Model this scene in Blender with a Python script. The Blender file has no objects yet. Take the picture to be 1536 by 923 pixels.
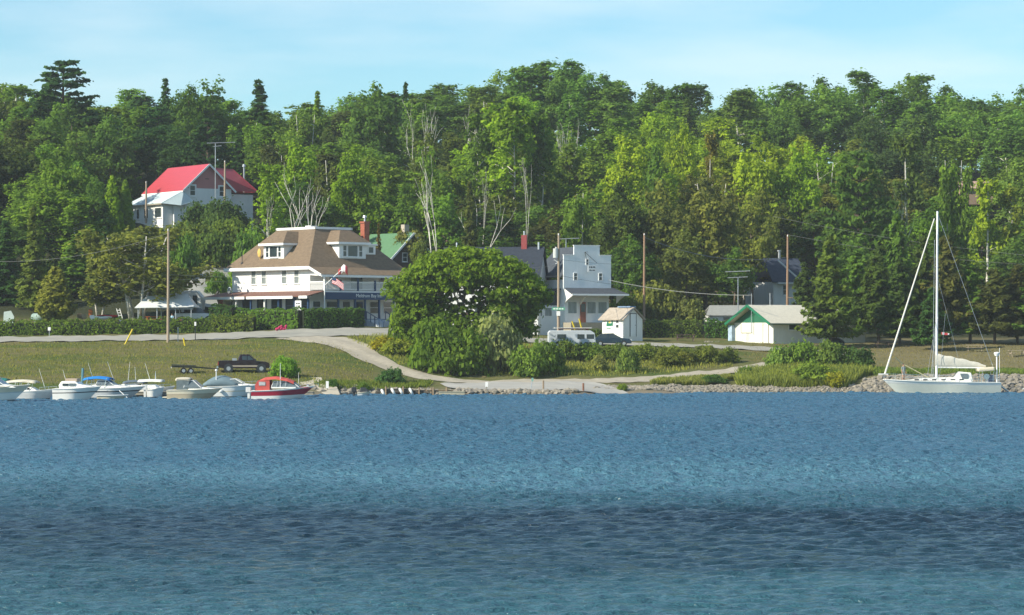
import bpy, math, random
import numpy as np
from mathutils import Vector, Matrix
R = math.radians
random.seed(7); RNG = np.random.default_rng(7)
scene = bpy.context.scene
COL = scene.collection
# ------------------------------------------------------------------ camera
F = 4350.0; CAMZ = 6.0; HORY = 503.0; CX = 768.0
cam = bpy.data.objects.new('camera', bpy.data.cameras.new('camera')); COL.objects.link(cam)
cam.location = (0, 0, CAMZ); cam.rotation_euler = (R(90), 0, 0)
cam.data.sensor_width = 36; cam.data.lens = F / 1536 * 36
cam.data.shift_y = 41.5 / 1536; cam.data.clip_start = 1; cam.data.clip_end = 20000
scene.camera = cam
# ------------------------------------------------------------------ sky, sun, exposure
SUN_AZ = Vector((-0.89, -0.455)).normalized(); SUN_EL = R(34)
sd = Vector((SUN_AZ.x * math.cos(SUN_EL), SUN_AZ.y * math.cos(SUN_EL), math.sin(SUN_EL)))
w = bpy.data.worlds.new('World'); scene.world = w; w.use_nodes = True
nt = w.node_tree; nt.nodes.clear()
def N(nt, t, **k):
    n = nt.nodes.new(t)
    for a, b in k.items(): setattr(n, a, b)
    return n
sky = N(nt, 'ShaderNodeTexSky'); sky.sky_type = 'NISHITA'; sky.sun_disc = False
sky.sun_elevation = SUN_EL; sky.sun_rotation = math.atan2(SUN_AZ.x, SUN_AZ.y) % (2 * math.pi)
sky.air_density = 1.0; sky.dust_density = 0.3; sky.ozone_density = 2.0
tint = N(nt, 'ShaderNodeMixRGB', blend_type='MULTIPLY'); tint.inputs[0].default_value = 1
tint.inputs[2].default_value = (0.60, 0.84, 0.92, 1)
nt.links.new(sky.outputs[0], tint.inputs[1])
tc = N(nt, 'ShaderNodeTexCoord'); mp = N(nt, 'ShaderNodeMapping'); mp.inputs['Scale'].default_value = (7, 7, 34)
mp.inputs['Location'].default_value = (3.1, 0, 0.6)
nz = N(nt, 'ShaderNodeTexNoise'); nz.inputs['Scale'].default_value = 1.0; nz.inputs['Detail'].default_value = 5; nz.inputs['Roughness'].default_value = 0.5
cr = N(nt, 'ShaderNodeValToRGB'); cr.color_ramp.elements[0].position = 0.42; cr.color_ramp.elements[1].position = 0.66
cr.color_ramp.elements[0].color = (0, 0, 0, 1); cr.color_ramp.elements[1].color = (.42, .42, .42, 1)
cl = N(nt, 'ShaderNodeMixRGB'); cl.inputs[2].default_value = (5.7, 6.3, 6.5, 1)
nt.links.new(tc.outputs['Generated'], mp.inputs[0]); nt.links.new(mp.outputs[0], nz.inputs['Vector'])
nt.links.new(nz.outputs[0], cr.inputs[0]); nt.links.new(cr.outputs[0], cl.inputs[0]); nt.links.new(tint.outputs[0], cl.inputs[1])
bg = N(nt, 'ShaderNodeBackground'); bg.inputs[1].default_value = 0.106
out = N(nt, 'ShaderNodeOutputWorld')
nt.links.new(cl.outputs[0], bg.inputs[0]); nt.links.new(bg.outputs[0], out.inputs[0])
sun = bpy.data.objects.new('sun', bpy.data.lights.new('sun', 'SUN')); COL.objects.link(sun)
sun.data.energy = 4.4; sun.data.angle = R(0.5); sun.data.color = (1, 0.92, 0.76)
sun.rotation_euler = sd.to_track_quat('Z', 'Y').to_euler()
scene.view_settings.view_transform = 'Standard'; scene.view_settings.look = 'None'
scene.view_settings.exposure = 0.72; scene.view_settings.gamma = 1
scene.render.engine = 'CYCLES'
scene.cycles.max_bounces = 6; scene.cycles.transparent_max_bounces = 6; scene.cycles.volume_bounces = 0

# ------------------------------------------------------------------ helpers
def P(px, py, Y): return Vector(((px - CX) * Y / F, Y, CAMZ + (HORY - py) * Y / F))
def X(px, Y): return (px - CX) * Y / F
def Z(py, Y): return CAMZ + (HORY - py) * Y / F
class MB:
    def __init__(s): s.v = []; s.f = []; s.m = []
    def add(s, vs, fs, m=0):
        b = len(s.v); s.v += [tuple(v) for v in vs]
        for f in fs: s.f.append([b + i for i in f]); s.m.append(m)
        return s
    def box(s, x0, y0, z0, x1, y1, z1, m=0):
        return s.add([(x0,y0,z0),(x1,y0,z0),(x1,y1,z0),(x0,y1,z0),(x0,y0,z1),(x1,y0,z1),(x1,y1,z1),(x0,y1,z1)],
            [(0,3,2,1),(4,5,6,7),(0,1,5,4),(1,2,6,5),(2,3,7,6),(3,0,4,7)], m)
    def hexa(s, bot, top, m=0):
        return s.add(list(bot) + list(top), [(3,2,1,0),(4,5,6,7),(0,1,5,4),(1,2,6,5),(2,3,7,6),(3,0,4,7)], m)
    def prism(s, pts, d, m=0):
        n = len(pts); d = Vector(d); pts = [Vector(p) for p in pts]
        return s.add(pts + [p + d for p in pts], [list(range(n))[::-1], list(range(n, 2 * n))] + [(i, (i + 1) % n, n + (i + 1) % n, n + i) for i in range(n)], m)
    def tube(s, p, q, r0, r1=None, n=6, m=0):
        p = Vector(p); q = Vector(q); r1 = r0 if r1 is None else r1
        d = (q - p); 
        if d.length < 1e-6: return s
        d.normalize(); a = d.orthogonal().normalized(); b = d.cross(a)
        vs = []
        for (c, r) in ((p, r0), (q, r1)):
            for i in range(n):
                t = 2 * math.pi * i / n; vs.append(c + a * r * math.cos(t) + b * r * math.sin(t))
        return s.add(vs, [(i, (i + 1) % n, n + (i + 1) % n, n + i) for i in range(n)] + [list(range(n))[::-1], list(range(n, 2 * n))], m)
    def path(s, pts, r, n=5, m=0):
        for a, b in zip(pts[:-1], pts[1:]): s.tube(a, b, r, r, n, m)
        return s
    def beam(s, p, q, w, h, m=0):
        p = Vector(p); q = Vector(q); d = (q - p).normalized(); a = d.cross(Vector((0, 0, 1)))
        if a.length < 1e-3: a = Vector((1, 0, 0))
        a.normalize(); b = a.cross(d); vs = []
        for c in (p, q): vs += [c - a*w/2 - b*h/2, c + a*w/2 - b*h/2, c + a*w/2 + b*h/2, c - a*w/2 + b*h/2]
        return s.add(vs, [(0,1,2,3),(7,6,5,4),(0,4,5,1),(1,5,6,2),(2,6,7,3),(3,7,4,0)], m)
    def ball(s, c, r, m=0, seg=10, rings=6):
        c = Vector(c); r = Vector(r) if hasattr(r, '__len__') else Vector((r, r, r)); vs = []; fs = []
        for j in range(rings + 1):
            ph = math.pi * j / rings
            for i in range(seg):
                t = 2 * math.pi * i / seg; vs.append(c + Vector((r.x*math.sin(ph)*math.cos(t), r.y*math.sin(ph)*math.sin(t), r.z*math.cos(ph))))
        for j in range(rings):
            for i in range(seg): fs.append((j*seg+i, (j+1)*seg+i, (j+1)*seg+(i+1)%seg, j*seg+(i+1)%seg))
        return s.add(vs, fs, m)
    def loft(s, rows, m=0, close=False):
        n = len(rows[0]); vs = [v for r in rows for v in r]; fs = []
        for j in range(len(rows) - 1):
            for i in range(n if close else n - 1): fs.append((j*n+i, j*n+(i+1)%n, (j+1)*n+(i+1)%n, (j+1)*n+i))
        return s.add(vs, fs, m)
    def build(s, name, mats, parent=None, label=None, smooth=False, bevel=0):
        me = bpy.data.meshes.new(name); me.from_pydata(s.v, [], s.f)
        if not isinstance(mats, (list, tuple)): mats = [mats]
        for x in mats: me.materials.append(x)
        me.polygons.foreach_set('material_index', s.m)
        if smooth: me.polygons.foreach_set('use_smooth', [True] * len(s.f))
        me.validate(); me.update()
        o = bpy.data.objects.new(name, me); COL.objects.link(o)
        if parent: o.parent = parent
        if label: o['label'] = label
        if bevel:
            b = o.modifiers.new('bevel', 'BEVEL'); b.width = bevel; b.segments = 2; b.limit_method = 'ANGLE'
        return o
def tag(o, label=None, cat=None, group=None, kind=None):
    if label: o['label'] = label
    if cat: o['category'] = cat
    if group: o['group'] = group
    if kind: o['kind'] = kind
    return o
def thing(name, label, cat, loc=(0, 0, 0), rz=0, group=None, scale=1):
    o = bpy.data.objects.new(name, None); COL.objects.link(o); o.location = loc; o.rotation_euler = (0, 0, rz)
    o.empty_display_size = .3; o.scale = (scale,) * 3 if not hasattr(scale, '__len__') else scale
    return tag(o, label, cat, group)
def dup(root, loc, rz=0, label=None, scale=None):
    def cp(o, par):
        c = o.copy(); COL.objects.link(c)
        if par: c.parent = par
        for ch in o.children: cp(ch, c)
        return c
    c = cp(root, None); c.location = loc; c.rotation_euler = (0, 0, rz)
    if label: c['label'] = label
    if scale: c.scale = scale
    return c
# ------------------------------------------------------------------ materials
MATS = {}
def mat(name, col, rough=.7, var=.12, nscale=3.0, metal=0, bump=0, spec=.3, bscale=None, stretch=None, col2=None, ior=None):
    if name in MATS: return MATS[name]
    m = bpy.data.materials.new(name); m.use_nodes = True; t = m.node_tree; b = t.nodes['Principled BSDF']
    b.inputs['Roughness'].default_value = rough; b.inputs['Metallic'].default_value = metal; b.inputs['Specular IOR Level'].default_value = spec
    tcn = N(t, 'ShaderNodeTexCoord'); mpn = N(t, 'ShaderNodeMapping')
    if stretch: mpn.inputs['Scale'].default_value = stretch
    t.links.new(tcn.outputs['Object'], mpn.inputs[0])
    nn = N(t, 'ShaderNodeTexNoise'); nn.inputs['Scale'].default_value = nscale; nn.inputs['Detail'].default_value = 4; nn.inputs['Roughness'].default_value = .65
    t.links.new(mpn.outputs[0], nn.inputs['Vector'])
    r = N(t, 'ShaderNodeValToRGB'); c = np.array(col[:3]); c2 = np.array(col2) if col2 else c
    r.color_ramp.elements[0].position = .3; r.color_ramp.elements[1].position = .7
    r.color_ramp.elements[0].color = (*(c * (1 - var)), 1); r.color_ramp.elements[1].color = (*np.minimum(c2 * (1 + var), .95), 1)
    t.links.new(nn.outputs[0], r.inputs[0]); t.links.new(r.outputs[0], b.inputs['Base Color'])
    if bump:
        bn = N(t, 'ShaderNodeBump'); bn.inputs['Strength'].default_value = .6; bn.inputs['Distance'].default_value = bump
        n2 = N(t, 'ShaderNodeTexNoise'); n2.inputs['Scale'].default_value = bscale or nscale * 3; n2.inputs['Detail'].default_value = 4
        t.links.new(mpn.outputs[0], n2.inputs['Vector']); t.links.new(n2.outputs[0], bn.inputs['Height']); t.links.new(bn.outputs[0], b.inputs['Normal'])
    MATS[name] = m; return m
def siding(name, col, period=.16, axis='Z', var=.06):
    """painted boards: fine dark joints plus weather streaks"""
    if name in MATS: return MATS[name]
    m = mat(name, col, .65, var, 1.3, stretch=(1, 1, .25)); t = m.node_tree; b = t.nodes['Principled BSDF']
    wv = N(t, 'ShaderNodeTexWave'); wv.wave_type = 'BANDS'; wv.bands_direction = axis; wv.wave_profile = 'SAW'; wv.inputs['Scale'].default_value = 0.314 / period / 1.0
    tcn = N(t, 'ShaderNodeTexCoord'); t.links.new(tcn.outputs['Object'], wv.inputs['Vector'])
    bn = N(t, 'ShaderNodeBump'); bn.inputs['Strength'].default_value = .7; bn.inputs['Distance'].default_value = .02
    t.links.new(wv.outputs[1], bn.inputs['Height']); t.links.new(bn.outputs[0], b.inputs['Normal'])
    return m
def shingle(name, col, var=.22):
    m = mat(name, col, .9, var, 2.2, bump=.03, bscale=9, stretch=(1, 1, 2)); return m
def foliage(name, hue=(1, 1, 1)):
    m = bpy.data.materials.new(name); m.use_nodes = True; t = m.node_tree; t.nodes.clear()
    oi = N(t, 'ShaderNodeObjectInfo'); at = N(t, 'ShaderNodeAttribute', attribute_name='tint')
    g = N(t, 'ShaderNodeNewGeometry'); nz = N(t, 'ShaderNodeTexNoise'); nz.inputs['Scale'].default_value = .45; nz.inputs['Detail'].default_value = 2
    t.links.new(g.outputs['Position'], nz.inputs['Vector'])
    ad = N(t, 'ShaderNodeMath', operation='MULTIPLY_ADD'); ad.inputs[1].default_value = .6; t.links.new(nz.outputs[0], ad.inputs[0]); t.links.new(at.outputs['Fac'], ad.inputs[2])
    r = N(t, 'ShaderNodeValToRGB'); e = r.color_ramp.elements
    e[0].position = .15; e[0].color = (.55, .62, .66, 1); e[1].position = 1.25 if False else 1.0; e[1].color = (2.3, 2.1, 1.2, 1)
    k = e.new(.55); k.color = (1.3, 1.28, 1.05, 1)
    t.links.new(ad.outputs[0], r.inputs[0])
    mx = N(t, 'ShaderNodeMixRGB', blend_type='MULTIPLY'); mx.inputs[0].default_value = 1
    t.links.new(oi.outputs['Color'], mx.inputs[1]); t.links.new(r.outputs[0], mx.inputs[2])
    d = N(t, 'ShaderNodeBsdfDiffuse'); tr = N(t, 'ShaderNodeBsdfTranslucent'); ms = N(t, 'ShaderNodeMixShader'); ms.inputs[0].default_value = .5
    t.links.new(mx.outputs[0], d.inputs[0]); t.links.new(mx.outputs[0], tr.inputs[0])
    t.links.new(d.outputs[0], ms.inputs[1]); t.links.new(tr.outputs[0], ms.inputs[2])
    o = N(t, 'ShaderNodeOutputMaterial'); t.links.new(ms.outputs[0], o.inputs[0]); return m
LEAF = foliage('leaves')
white = siding('white_siding', (.80, .80, .77)); trim = mat('white_trim', (.80, .80, .78), .5, .04)
navy = mat('navy_paint', (.02, .055, .13), .5, .1); glass = mat('window_glass', (.03, .045, .05), .12, .3, .7, spec=.6)
brownroof = shingle('brown_shingles', (.172, .125, .082)); darkroof = shingle('charcoal_shingles', (.055, .065, .08))
redwood = mat('rust_brown_roof', (.17, .085, .065), .8, .15)
brick = mat('red_brick', (.32, .10, .06), .85, .25, 6)
wood = mat('weathered_wood', (.27, .20, .13), .85, .25, 2, stretch=(6, 6, .6), bump=.01)
greywood = mat('grey_wood', (.30, .27, .21), .9, .25, 3, stretch=(1, 5, 5), bump=.01)
metal = mat('galvanised_metal', (.45, .48, .50), .45, .15, 2, metal=.6)
black = mat('black_rubber', (.02, .02, .022), .7, .2); darkm = mat('dark_paint', (.03, .035, .04), .4, .1)
concrete = mat('concrete', (.42, .38, .30), .9, .16, 1.2, bump=.02, bscale=5)
gel = mat('white_gelcoat', (.80, .79, .74), .28, .05, 1.5, spec=.5); gelgrey = mat('grey_gelcoat', (.56, .57, .56), .35, .08, spec=.5)
gelcream = mat('cream_gelcoat', (.70, .62, .46), .3, .05, spec=.5); bottom = mat('bottom_paint', (.05, .06, .07), .6, .2)
chrome = mat('polished_rail', (.7, .7, .7), .2, .05, metal=1); bark = mat('brown_bark', (.12, .09, .065), .95, .3, 5)
birchbark = mat('white_birch_bark', (.58, .55, .48), .8, .35, 2.2, stretch=(1, 1, 3)); greybark = mat('grey_bark', (.28, .25, .21), .9, .3, 3)
screen = mat('clear_vinyl', (.12, .15, .16), .15, .2, spec=.6)
# ------------------------------------------------------------------ terrain
TAB = [
 (-500, [(283,-1.2),(286,.3),(292,1.2),(330,5.0),(344,5.8),(349,6.1),(354,7.3),(362,8.1),(380,11.5),(410,17),(430,21.5),(470,28),(520,37),(560,41),(700,45),(1100,10),(3000,0)]),
 (0,    [(283,-1.2),(286,.3),(292,1.2),(330,5.0),(344,5.8),(349,6.1),(354,7.3),(362,8.1),(380,11.5),(410,17),(430,21.5),(470,29),(520,38),(560,42),(700,46),(1100,10),(3000,0)]),
 (300,  [(283,-1.2),(286,.3),(292,1.2),(330,5.2),(344,6.1),(349,6.4),(354,7.3),(362,8.1),(380,12.4),(410,17.5),(430,21.5),(470,28.5),(520,37),(560,40),(700,44),(1100,10),(3000,0)]),
 (470,  [(284,-1.2),(288,.3),(294,1.2),(331,5.6),(345,6.75),(352,7.0),(362,7.4),(380,9),(410,14.5),(430,18),(470,26),(520,34),(560,37.5),(700,41),(1100,10),(3000,0)]),
 (570,  [(289,-1.2),(292,.25),(300,.9),(312,2.6),(331,5.6),(346,6.8),(352,7.0),(362,7.3),(380,8.5),(410,12),(430,16),(470,25),(520,34),(560,37),(700,38),(1100,10),(3000,0)]),
 (700,  [(288,-1.2),(291,.35),(306,1.15),(311,2.0),(322,3.6),(335,5.2),(350,6.3),(362,6.8),(380,8),(410,12),(430,16),(470,26),(520,38),(560,41.5),(700,42),(1100,10),(3000,0)]),
 (860,  [(288,-1.2),(291,.3),(306,1.15),(311,1.7),(322,3.3),(335,4.6),(345,5.2),(362,6.0),(380,8),(410,12),(430,16),(470,26),(520,38),(560,41.5),(700,42),(1100,10),(3000,0)]),
 (980,  [(293,-1.2),(297,.25),(306,1.1),(311,1.7),(322,3.2),(335,4.5),(345,5.1),(362,5.7),(380,7),(410,11),(430,15),(470,24),(520,35),(560,38),(700,39),(1100,10),(3000,0)]),
 (1150, [(300,-1.2),(303,.2),(306,.9),(312,1.8),(322,3.0),(335,4.2),(345,5.0),(362,5.6),(380,7),(410,11),(430,15),(470,24),(520,34.5),(560,37.5),(700,39),(1100,10),(3000,0)]),
 (1300, [(300,-1.2),(303,.1),(308,1.6),(318,2.5),(335,4.0),(345,4.8),(362,5.6),(380,7),(410,11),(430,15),(470,24),(520,36),(560,39.5),(700,40),(1100,10),(3000,0)]),
 (1560, [(300,-1.2),(303,.1),(308,1.6),(318,2.5),(335,4.0),(345,4.8),(362,5.6),(380,7),(410,11),(430,15),(470,24),(520,34),(560,37),(700,39),(1100,10),(3000,0)]),
 (2100, [(300,-1.2),(303,.1),(308,1.6),(318,2.5),(335,4.0),(345,4.8),(362,5.6),(380,7),(410,11),(430,15),(470,24),(520,33),(560,36),(700,37),(1100,10),(3000,0)])]
TU = [t[0] for t in TAB]
def H(x, y, noise=True):
    x = np.asarray(x, float); y = np.asarray(y, float)
    u = np.clip(CX + F * x / np.maximum(y, 100), TU[0], TU[-1])
    cols = [np.interp(y, [p[0] for p in t[1]], [p[1] for p in t[1]]) for t in TAB]
    z = np.zeros(np.broadcast(x, y).shape)
    for i in range(len(TU) - 1):
        k = (u >= TU[i]) & (u <= TU[i+1]); f = np.clip((u - TU[i]) / (TU[i+1] - TU[i]), 0, 1)
        z = np.where(k, cols[i] * (1 - f) + cols[i+1] * f, z)
    z = z + .06 * np.sin(x * .9 + y * .31) * np.sin(y * .7 - x * .23) + .04 * np.sin(x * 2.3 + 1.1 * y)
    return z
def h(x, y): return float(H(x, y))
def G(px, Y): x = X(px, Y); return Vector((x, Y, h(x, Y)))
def Ybase(px, py):
    """depth at which the ground shows at a picture row"""
    ys = np.arange(286, 372, .25); xs = (px - CX) * ys / F; pp = HORY - (H(xs, ys) - CAMZ) * F / ys
    k = np.where(pp <= py)[0]; return float(ys[k[0]]) if len(k) else 345.
def sheet(name, xs, ys, m, dz=0, fn=None):
    Xg, Yg = np.meshgrid(xs, ys); Zg = H(Xg, Yg) + dz
    V = np.stack([Xg, Yg, Zg], -1).reshape(-1, 3); nx = len(xs); ny = len(ys)
    f = [(j*nx+i, j*nx+i+1, (j+1)*nx+i+1, (j+1)*nx+i) for j in range(ny-1) for i in range(nx-1)]
    me = bpy.data.meshes.new(name); me.from_pydata(V.tolist(), [], f); me.materials.append(m)
    me.polygons.foreach_set('use_smooth', [True] * len(f)); o = bpy.data.objects.new(name, me); COL.objects.link(o); return o
def ground_mat():
    m = bpy.data.materials.new('grass_ground'); m.use_nodes = True; t = m.node_tree; b = t.nodes['Principled BSDF']; b.inputs['Roughness'].default_value = .95; b.inputs['Specular IOR Level'].default_value = .1
    g = N(t, 'ShaderNodeNewGeometry')
    def noise(s, d=5, st=(1, 1, 1)):
        mp = N(t, 'ShaderNodeMapping'); mp.inputs['Scale'].default_value = st; t.links.new(g.outputs['Position'], mp.inputs[0])
        n = N(t, 'ShaderNodeTexNoise'); n.inputs['Scale'].default_value = s; n.inputs['Detail'].default_value = d; n.inputs['Roughness'].default_value = .7; t.links.new(mp.outputs[0], n.inputs['Vector']); return n
    def mix(fac, a, c):
        x = N(t, 'ShaderNodeMixRGB'); 
        for i, s in ((0, fac), (1, a), (2, c)):
            if isinstance(s, tuple): x.inputs[i].default_value = (*s, 1)
            else: t.links.new(s, x.inputs[i])
        return x.outputs[0]
    def ramp(s, p0, p1):
        r = N(t, 'ShaderNodeMapRange'); r.inputs[1].default_value = p0; r.inputs[2].default_value = p1; t.links.new(s, r.inputs[0]); return r.outputs[0]
    n1 = noise(.16, 4, (.35, 1, 1)); n2 = noise(1.1, 5, (.4, 1, 1)); n3 = noise(5, 3)
    c = mix(ramp(n1.outputs[0], .36, .56), (.055, .095, .017), (.16, .135, .06))
    c = mix(ramp(n2.outputs[0], .4, .7), c, (.08, .10, .026))
    c = mix(ramp(n3.outputs[0], .62, .8), c, (.25, .215, .13))
    sp = N(t, 'ShaderNodeSeparateXYZ'); t.links.new(g.outputs['Position'], sp.inputs[0])
    # dry mown field on the right, forest litter with tree shade painted in up the hill, pebbles at the water line
    dry = ramp(sp.outputs[0], 28, 44); ml = N(t, 'ShaderNodeMath', operation='MULTIPLY'); t.links.new(dry, ml.inputs[0]); ml.inputs[1].default_value = .75
    c = mix(ml.outputs[0], c, mix(n2.outputs[0], (.15, .13, .065), (.215, .18, .105)))
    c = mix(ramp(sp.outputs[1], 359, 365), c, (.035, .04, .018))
    c = mix(ramp(sp.outputs[2], .75, .15), c, mix(n3.outputs[0], (.13, .11, .08), (.28, .24, .18)))
    t.links.new(c, b.inputs['Base Color'])
    bn = N(t, 'ShaderNodeBump'); bn.inputs['Strength'].default_value = .8; bn.inputs['Distance'].default_value = .12; t.links.new(noise(3, 5).outputs[0], bn.inputs['Height']); t.links.new(bn.outputs[0], b.inputs['Normal'])
    return m
xs = np.concatenate([np.linspace(-1500, -160, 16), np.arange(-150, 150, 1.5), np.linspace(160, 1500, 16)])
ys = np.concatenate([[270, 276, 280], np.arange(283, 350, .75), np.arange(350, 440, 2), np.arange(440, 700, 8), [760, 850, 1000, 1100, 1400, 2000]])
tag(sheet('ground', xs, ys, ground_mat()), kind='structure')
# water
def water_mat():
    m = bpy.data.materials.new('lake_water'); m.use_nodes = True; t = m.node_tree; b = t.nodes['Principled BSDF']
    b.inputs['IOR'].default_value = 1.33; b.inputs['Roughness'].default_value = .15; b.inputs['Specular IOR Level'].default_value = .5
    g = N(t, 'ShaderNodeNewGeometry'); sp = N(t, 'ShaderNodeSeparateXYZ'); t.links.new(g.outputs['Position'], sp.inputs[0])
    def noise(s, d, st, off=(0, 0, 0), rough=.55):
        mp = N(t, 'ShaderNodeMapping'); mp.inputs['Scale'].default_value = st; mp.inputs['Location'].default_value = off; mp.inputs['Rotation'].default_value = (0, 0, R(6)); t.links.new(g.outputs['Position'], mp.inputs[0])
        n = N(t, 'ShaderNodeTexNoise'); n.inputs['Scale'].default_value = s; n.inputs['Detail'].default_value = d; n.inputs['Roughness'].default_value = rough; t.links.new(mp.outputs[0], n.inputs['Vector']); return n.outputs[0]
    # depth tints and wind-patch sheen put into colour bands along the shore, wandering edges
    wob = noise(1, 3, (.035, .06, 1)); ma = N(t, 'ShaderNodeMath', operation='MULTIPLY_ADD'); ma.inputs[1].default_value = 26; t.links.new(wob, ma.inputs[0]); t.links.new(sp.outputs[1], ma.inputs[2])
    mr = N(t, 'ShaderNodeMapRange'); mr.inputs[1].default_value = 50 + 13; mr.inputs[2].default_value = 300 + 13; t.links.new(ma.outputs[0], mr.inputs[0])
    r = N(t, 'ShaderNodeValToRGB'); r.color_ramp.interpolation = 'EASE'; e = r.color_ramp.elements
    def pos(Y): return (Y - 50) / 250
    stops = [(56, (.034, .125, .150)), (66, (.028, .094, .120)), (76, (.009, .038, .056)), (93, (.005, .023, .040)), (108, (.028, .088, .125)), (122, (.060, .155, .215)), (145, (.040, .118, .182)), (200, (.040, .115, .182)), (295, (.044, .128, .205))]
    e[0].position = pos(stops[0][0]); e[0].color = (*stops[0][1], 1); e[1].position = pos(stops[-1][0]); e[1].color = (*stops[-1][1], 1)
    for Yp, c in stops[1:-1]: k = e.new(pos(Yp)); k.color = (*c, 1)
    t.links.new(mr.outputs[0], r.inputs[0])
    t.links.new(r.outputs[0], b.inputs['Base Color'])
    w1 = noise(1, 3, (1.6, 2.6, 1)); w2 = noise(1, 4, (5, 8, 1), (7, 3, 0), .6)
    a1 = N(t, 'ShaderNodeMath', operation='MULTIPLY_ADD'); a1.inputs[1].default_value = .4; t.links.new(w2, a1.inputs[0]); t.links.new(w1, a1.inputs[2])
    bn = N(t, 'ShaderNodeBump'); bn.inputs['Strength'].default_value = 1; bn.inputs['Distance'].default_value = .30
    t.links.new(a1.outputs[0], bn.inputs['Height']); t.links.new(bn.outputs[0], b.inputs['Normal'])
    return m
def water_sheet():
    xs = np.arange(-63, 63.01, .15); ys = np.concatenate([np.arange(55, 110, .11), np.arange(110, 190, .16), np.arange(190, 306, .23)])
    Xg, Yg = np.meshgrid(xs, ys); Zg = np.zeros_like(Xg); rg = np.random.default_rng(3)
    for k in range(64):
        lam = .42 * (1.45 / .42) ** rg.uniform(0, 1) ; a = R(90 + rg.normal() * 32); kx, ky = math.cos(a) * 6.283 / lam, math.sin(a) * 6.283 / lam
        Zg += .0098 * lam ** .9 * np.sin(kx * Xg + ky * Yg + rg.uniform(0, 6.28) + .6 * np.sin(Xg * rg.uniform(.05, .2) + Yg * rg.uniform(.05, .2)))
    Zg = Zg + .35 * np.abs(Zg)
    gust = 1 + .35 * np.sin(Xg * .05 + 2 * np.sin(Yg * .021)) * np.sin(Yg * .06 + 1.5 * np.sin(Xg * .03))
    edge = np.clip(np.minimum.reduce([63 - abs(Xg), Yg - 55, (306 - Yg) / 1.5]) / 4, 0, 1); Zg *= edge * gust * np.clip(Yg / 135, .6, 1)
    V = np.stack([Xg, Yg, Zg], -1).reshape(-1, 3); nx, ny = len(xs), len(ys); i0 = (np.arange(ny - 1)[:, None] * nx + np.arange(nx - 1)[None, :]).ravel(); Fq = np.stack([i0, i0 + 1, i0 + nx + 1, i0 + nx], 1)
    x0, x1, y0, y1 = xs[0], xs[-1], ys[0], ys[-1]; n0 = len(V)
    ov = [(-1500, -300), (1500, -300), (1500, 315), (-1500, 315), (x0, y0), (x1, y0), (x1, y1), (x0, y1)]; V = np.concatenate([V, np.array([(a, b, 0) for a, b in ov])])
    q = n0; Fo = np.array([(q, q+1, q+5, q+4), (q+1, q+2, q+6, q+5), (q+2, q+3, q+7, q+6), (q+3, q, q+4, q+7)]); Fq = np.concatenate([Fq, Fo]); n = len(Fq)
    me = bpy.data.meshes.new('water'); me.vertices.add(len(V)); me.loops.add(4*n); me.polygons.add(n); me.vertices.foreach_set('co', V.ravel().astype(np.float32)); me.loops.foreach_set('vertex_index', Fq.ravel().astype(np.int32))
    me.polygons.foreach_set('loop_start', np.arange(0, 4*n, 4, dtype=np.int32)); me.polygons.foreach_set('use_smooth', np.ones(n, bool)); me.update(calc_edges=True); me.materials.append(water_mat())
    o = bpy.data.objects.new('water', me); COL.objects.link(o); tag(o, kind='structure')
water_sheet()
gravel = mat('pale_gravel', (.35, .315, .25), .95, .16, 1.6, bump=.03, bscale=8); asphalt = mat('worn_road', (.30, .29, .25), .9, .1, .8, stretch=(.25, 1, 1), bump=.01)
def ribbon(name, pts, m, n=None, dz=.07, cross=6, label=None):
    """strip laid on the terrain; pts = (px, Y, width) centre line, width across"""
    C = [Vector((X(p, Y), Y, 0)) for p, Y, w in pts]; Wd = [p[2] for p in pts]
    rows = []; 
    L = [0]
    for a, b in zip(C[:-1], C[1:]): L.append(L[-1] + (b - a).length)
    tt = np.arange(0, L[-1], .8)
    cx = np.interp(tt, L, [c.x for c in C]); cy = np.interp(tt, L, [c.y for c in C]); ww = np.interp(tt, L, Wd)
    k = 5; ker = np.ones(2*k+1) / (2*k+1)
    def sm(a): return np.convolve(np.pad(a, k, 'edge'), ker, 'valid')
    cx, cy, ww = sm(cx), sm(cy), sm(ww)
    dx = np.gradient(cx); dy = np.gradient(cy); l = np.hypot(dx, dy); nx, ny = -dy / l, dx / l
    wob = .18 * np.sin(tt * .7) + .12 * np.sin(tt * 1.9 + 1)
    for i in range(len(tt)):
        row = []
        for j in range(cross + 1):
            s = (j / cross - .5) * (ww[i] + wob[i]); x = cx[i] + nx[i] * s; y = cy[i] + ny[i] * s
            row.append((x, y, h(x, y) + dz))
        rows.append(row)
    o = MB().loft(rows).build(name, m, smooth=True); tag(o, kind='structure', label=label); return o
ribbon('road', [(-300, 337.5, 10), (0, 337.3, 10), (250, 338, 10), (480, 339, 11), (600, 341, 11), (760, 343, 9), (900, 342, 8), (1000, 340, 6), (1090, 338, 5), (1180, 336, 5), (1300, 331, 4)], asphalt, dz=.10, cross=12)
ribbon('track', [(425, 334, 5.5), (480, 331, 6.5), (520, 326.5, 4.6), (555, 317, 3.4), (590, 311, 3.2), (640, 306, 3.2), (700, 304, 3.4), (800, 304.5, 5), (900, 305.5, 4.2), (960, 307, 3.6), (1040, 311, 3.4), (1100, 314, 3.2), (1170, 321, 3)], gravel, cross=8)
ribbon('hill_road', [(300, 366, 4), (305, 380, 4.5), (325, 392, 4.5), (345, 402, 4.5), (352, 415, 4), (330, 425, 4)], mat('hill_road_surface', (.30, .30, .27), .9, .1, 1), dz=.35)
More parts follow.
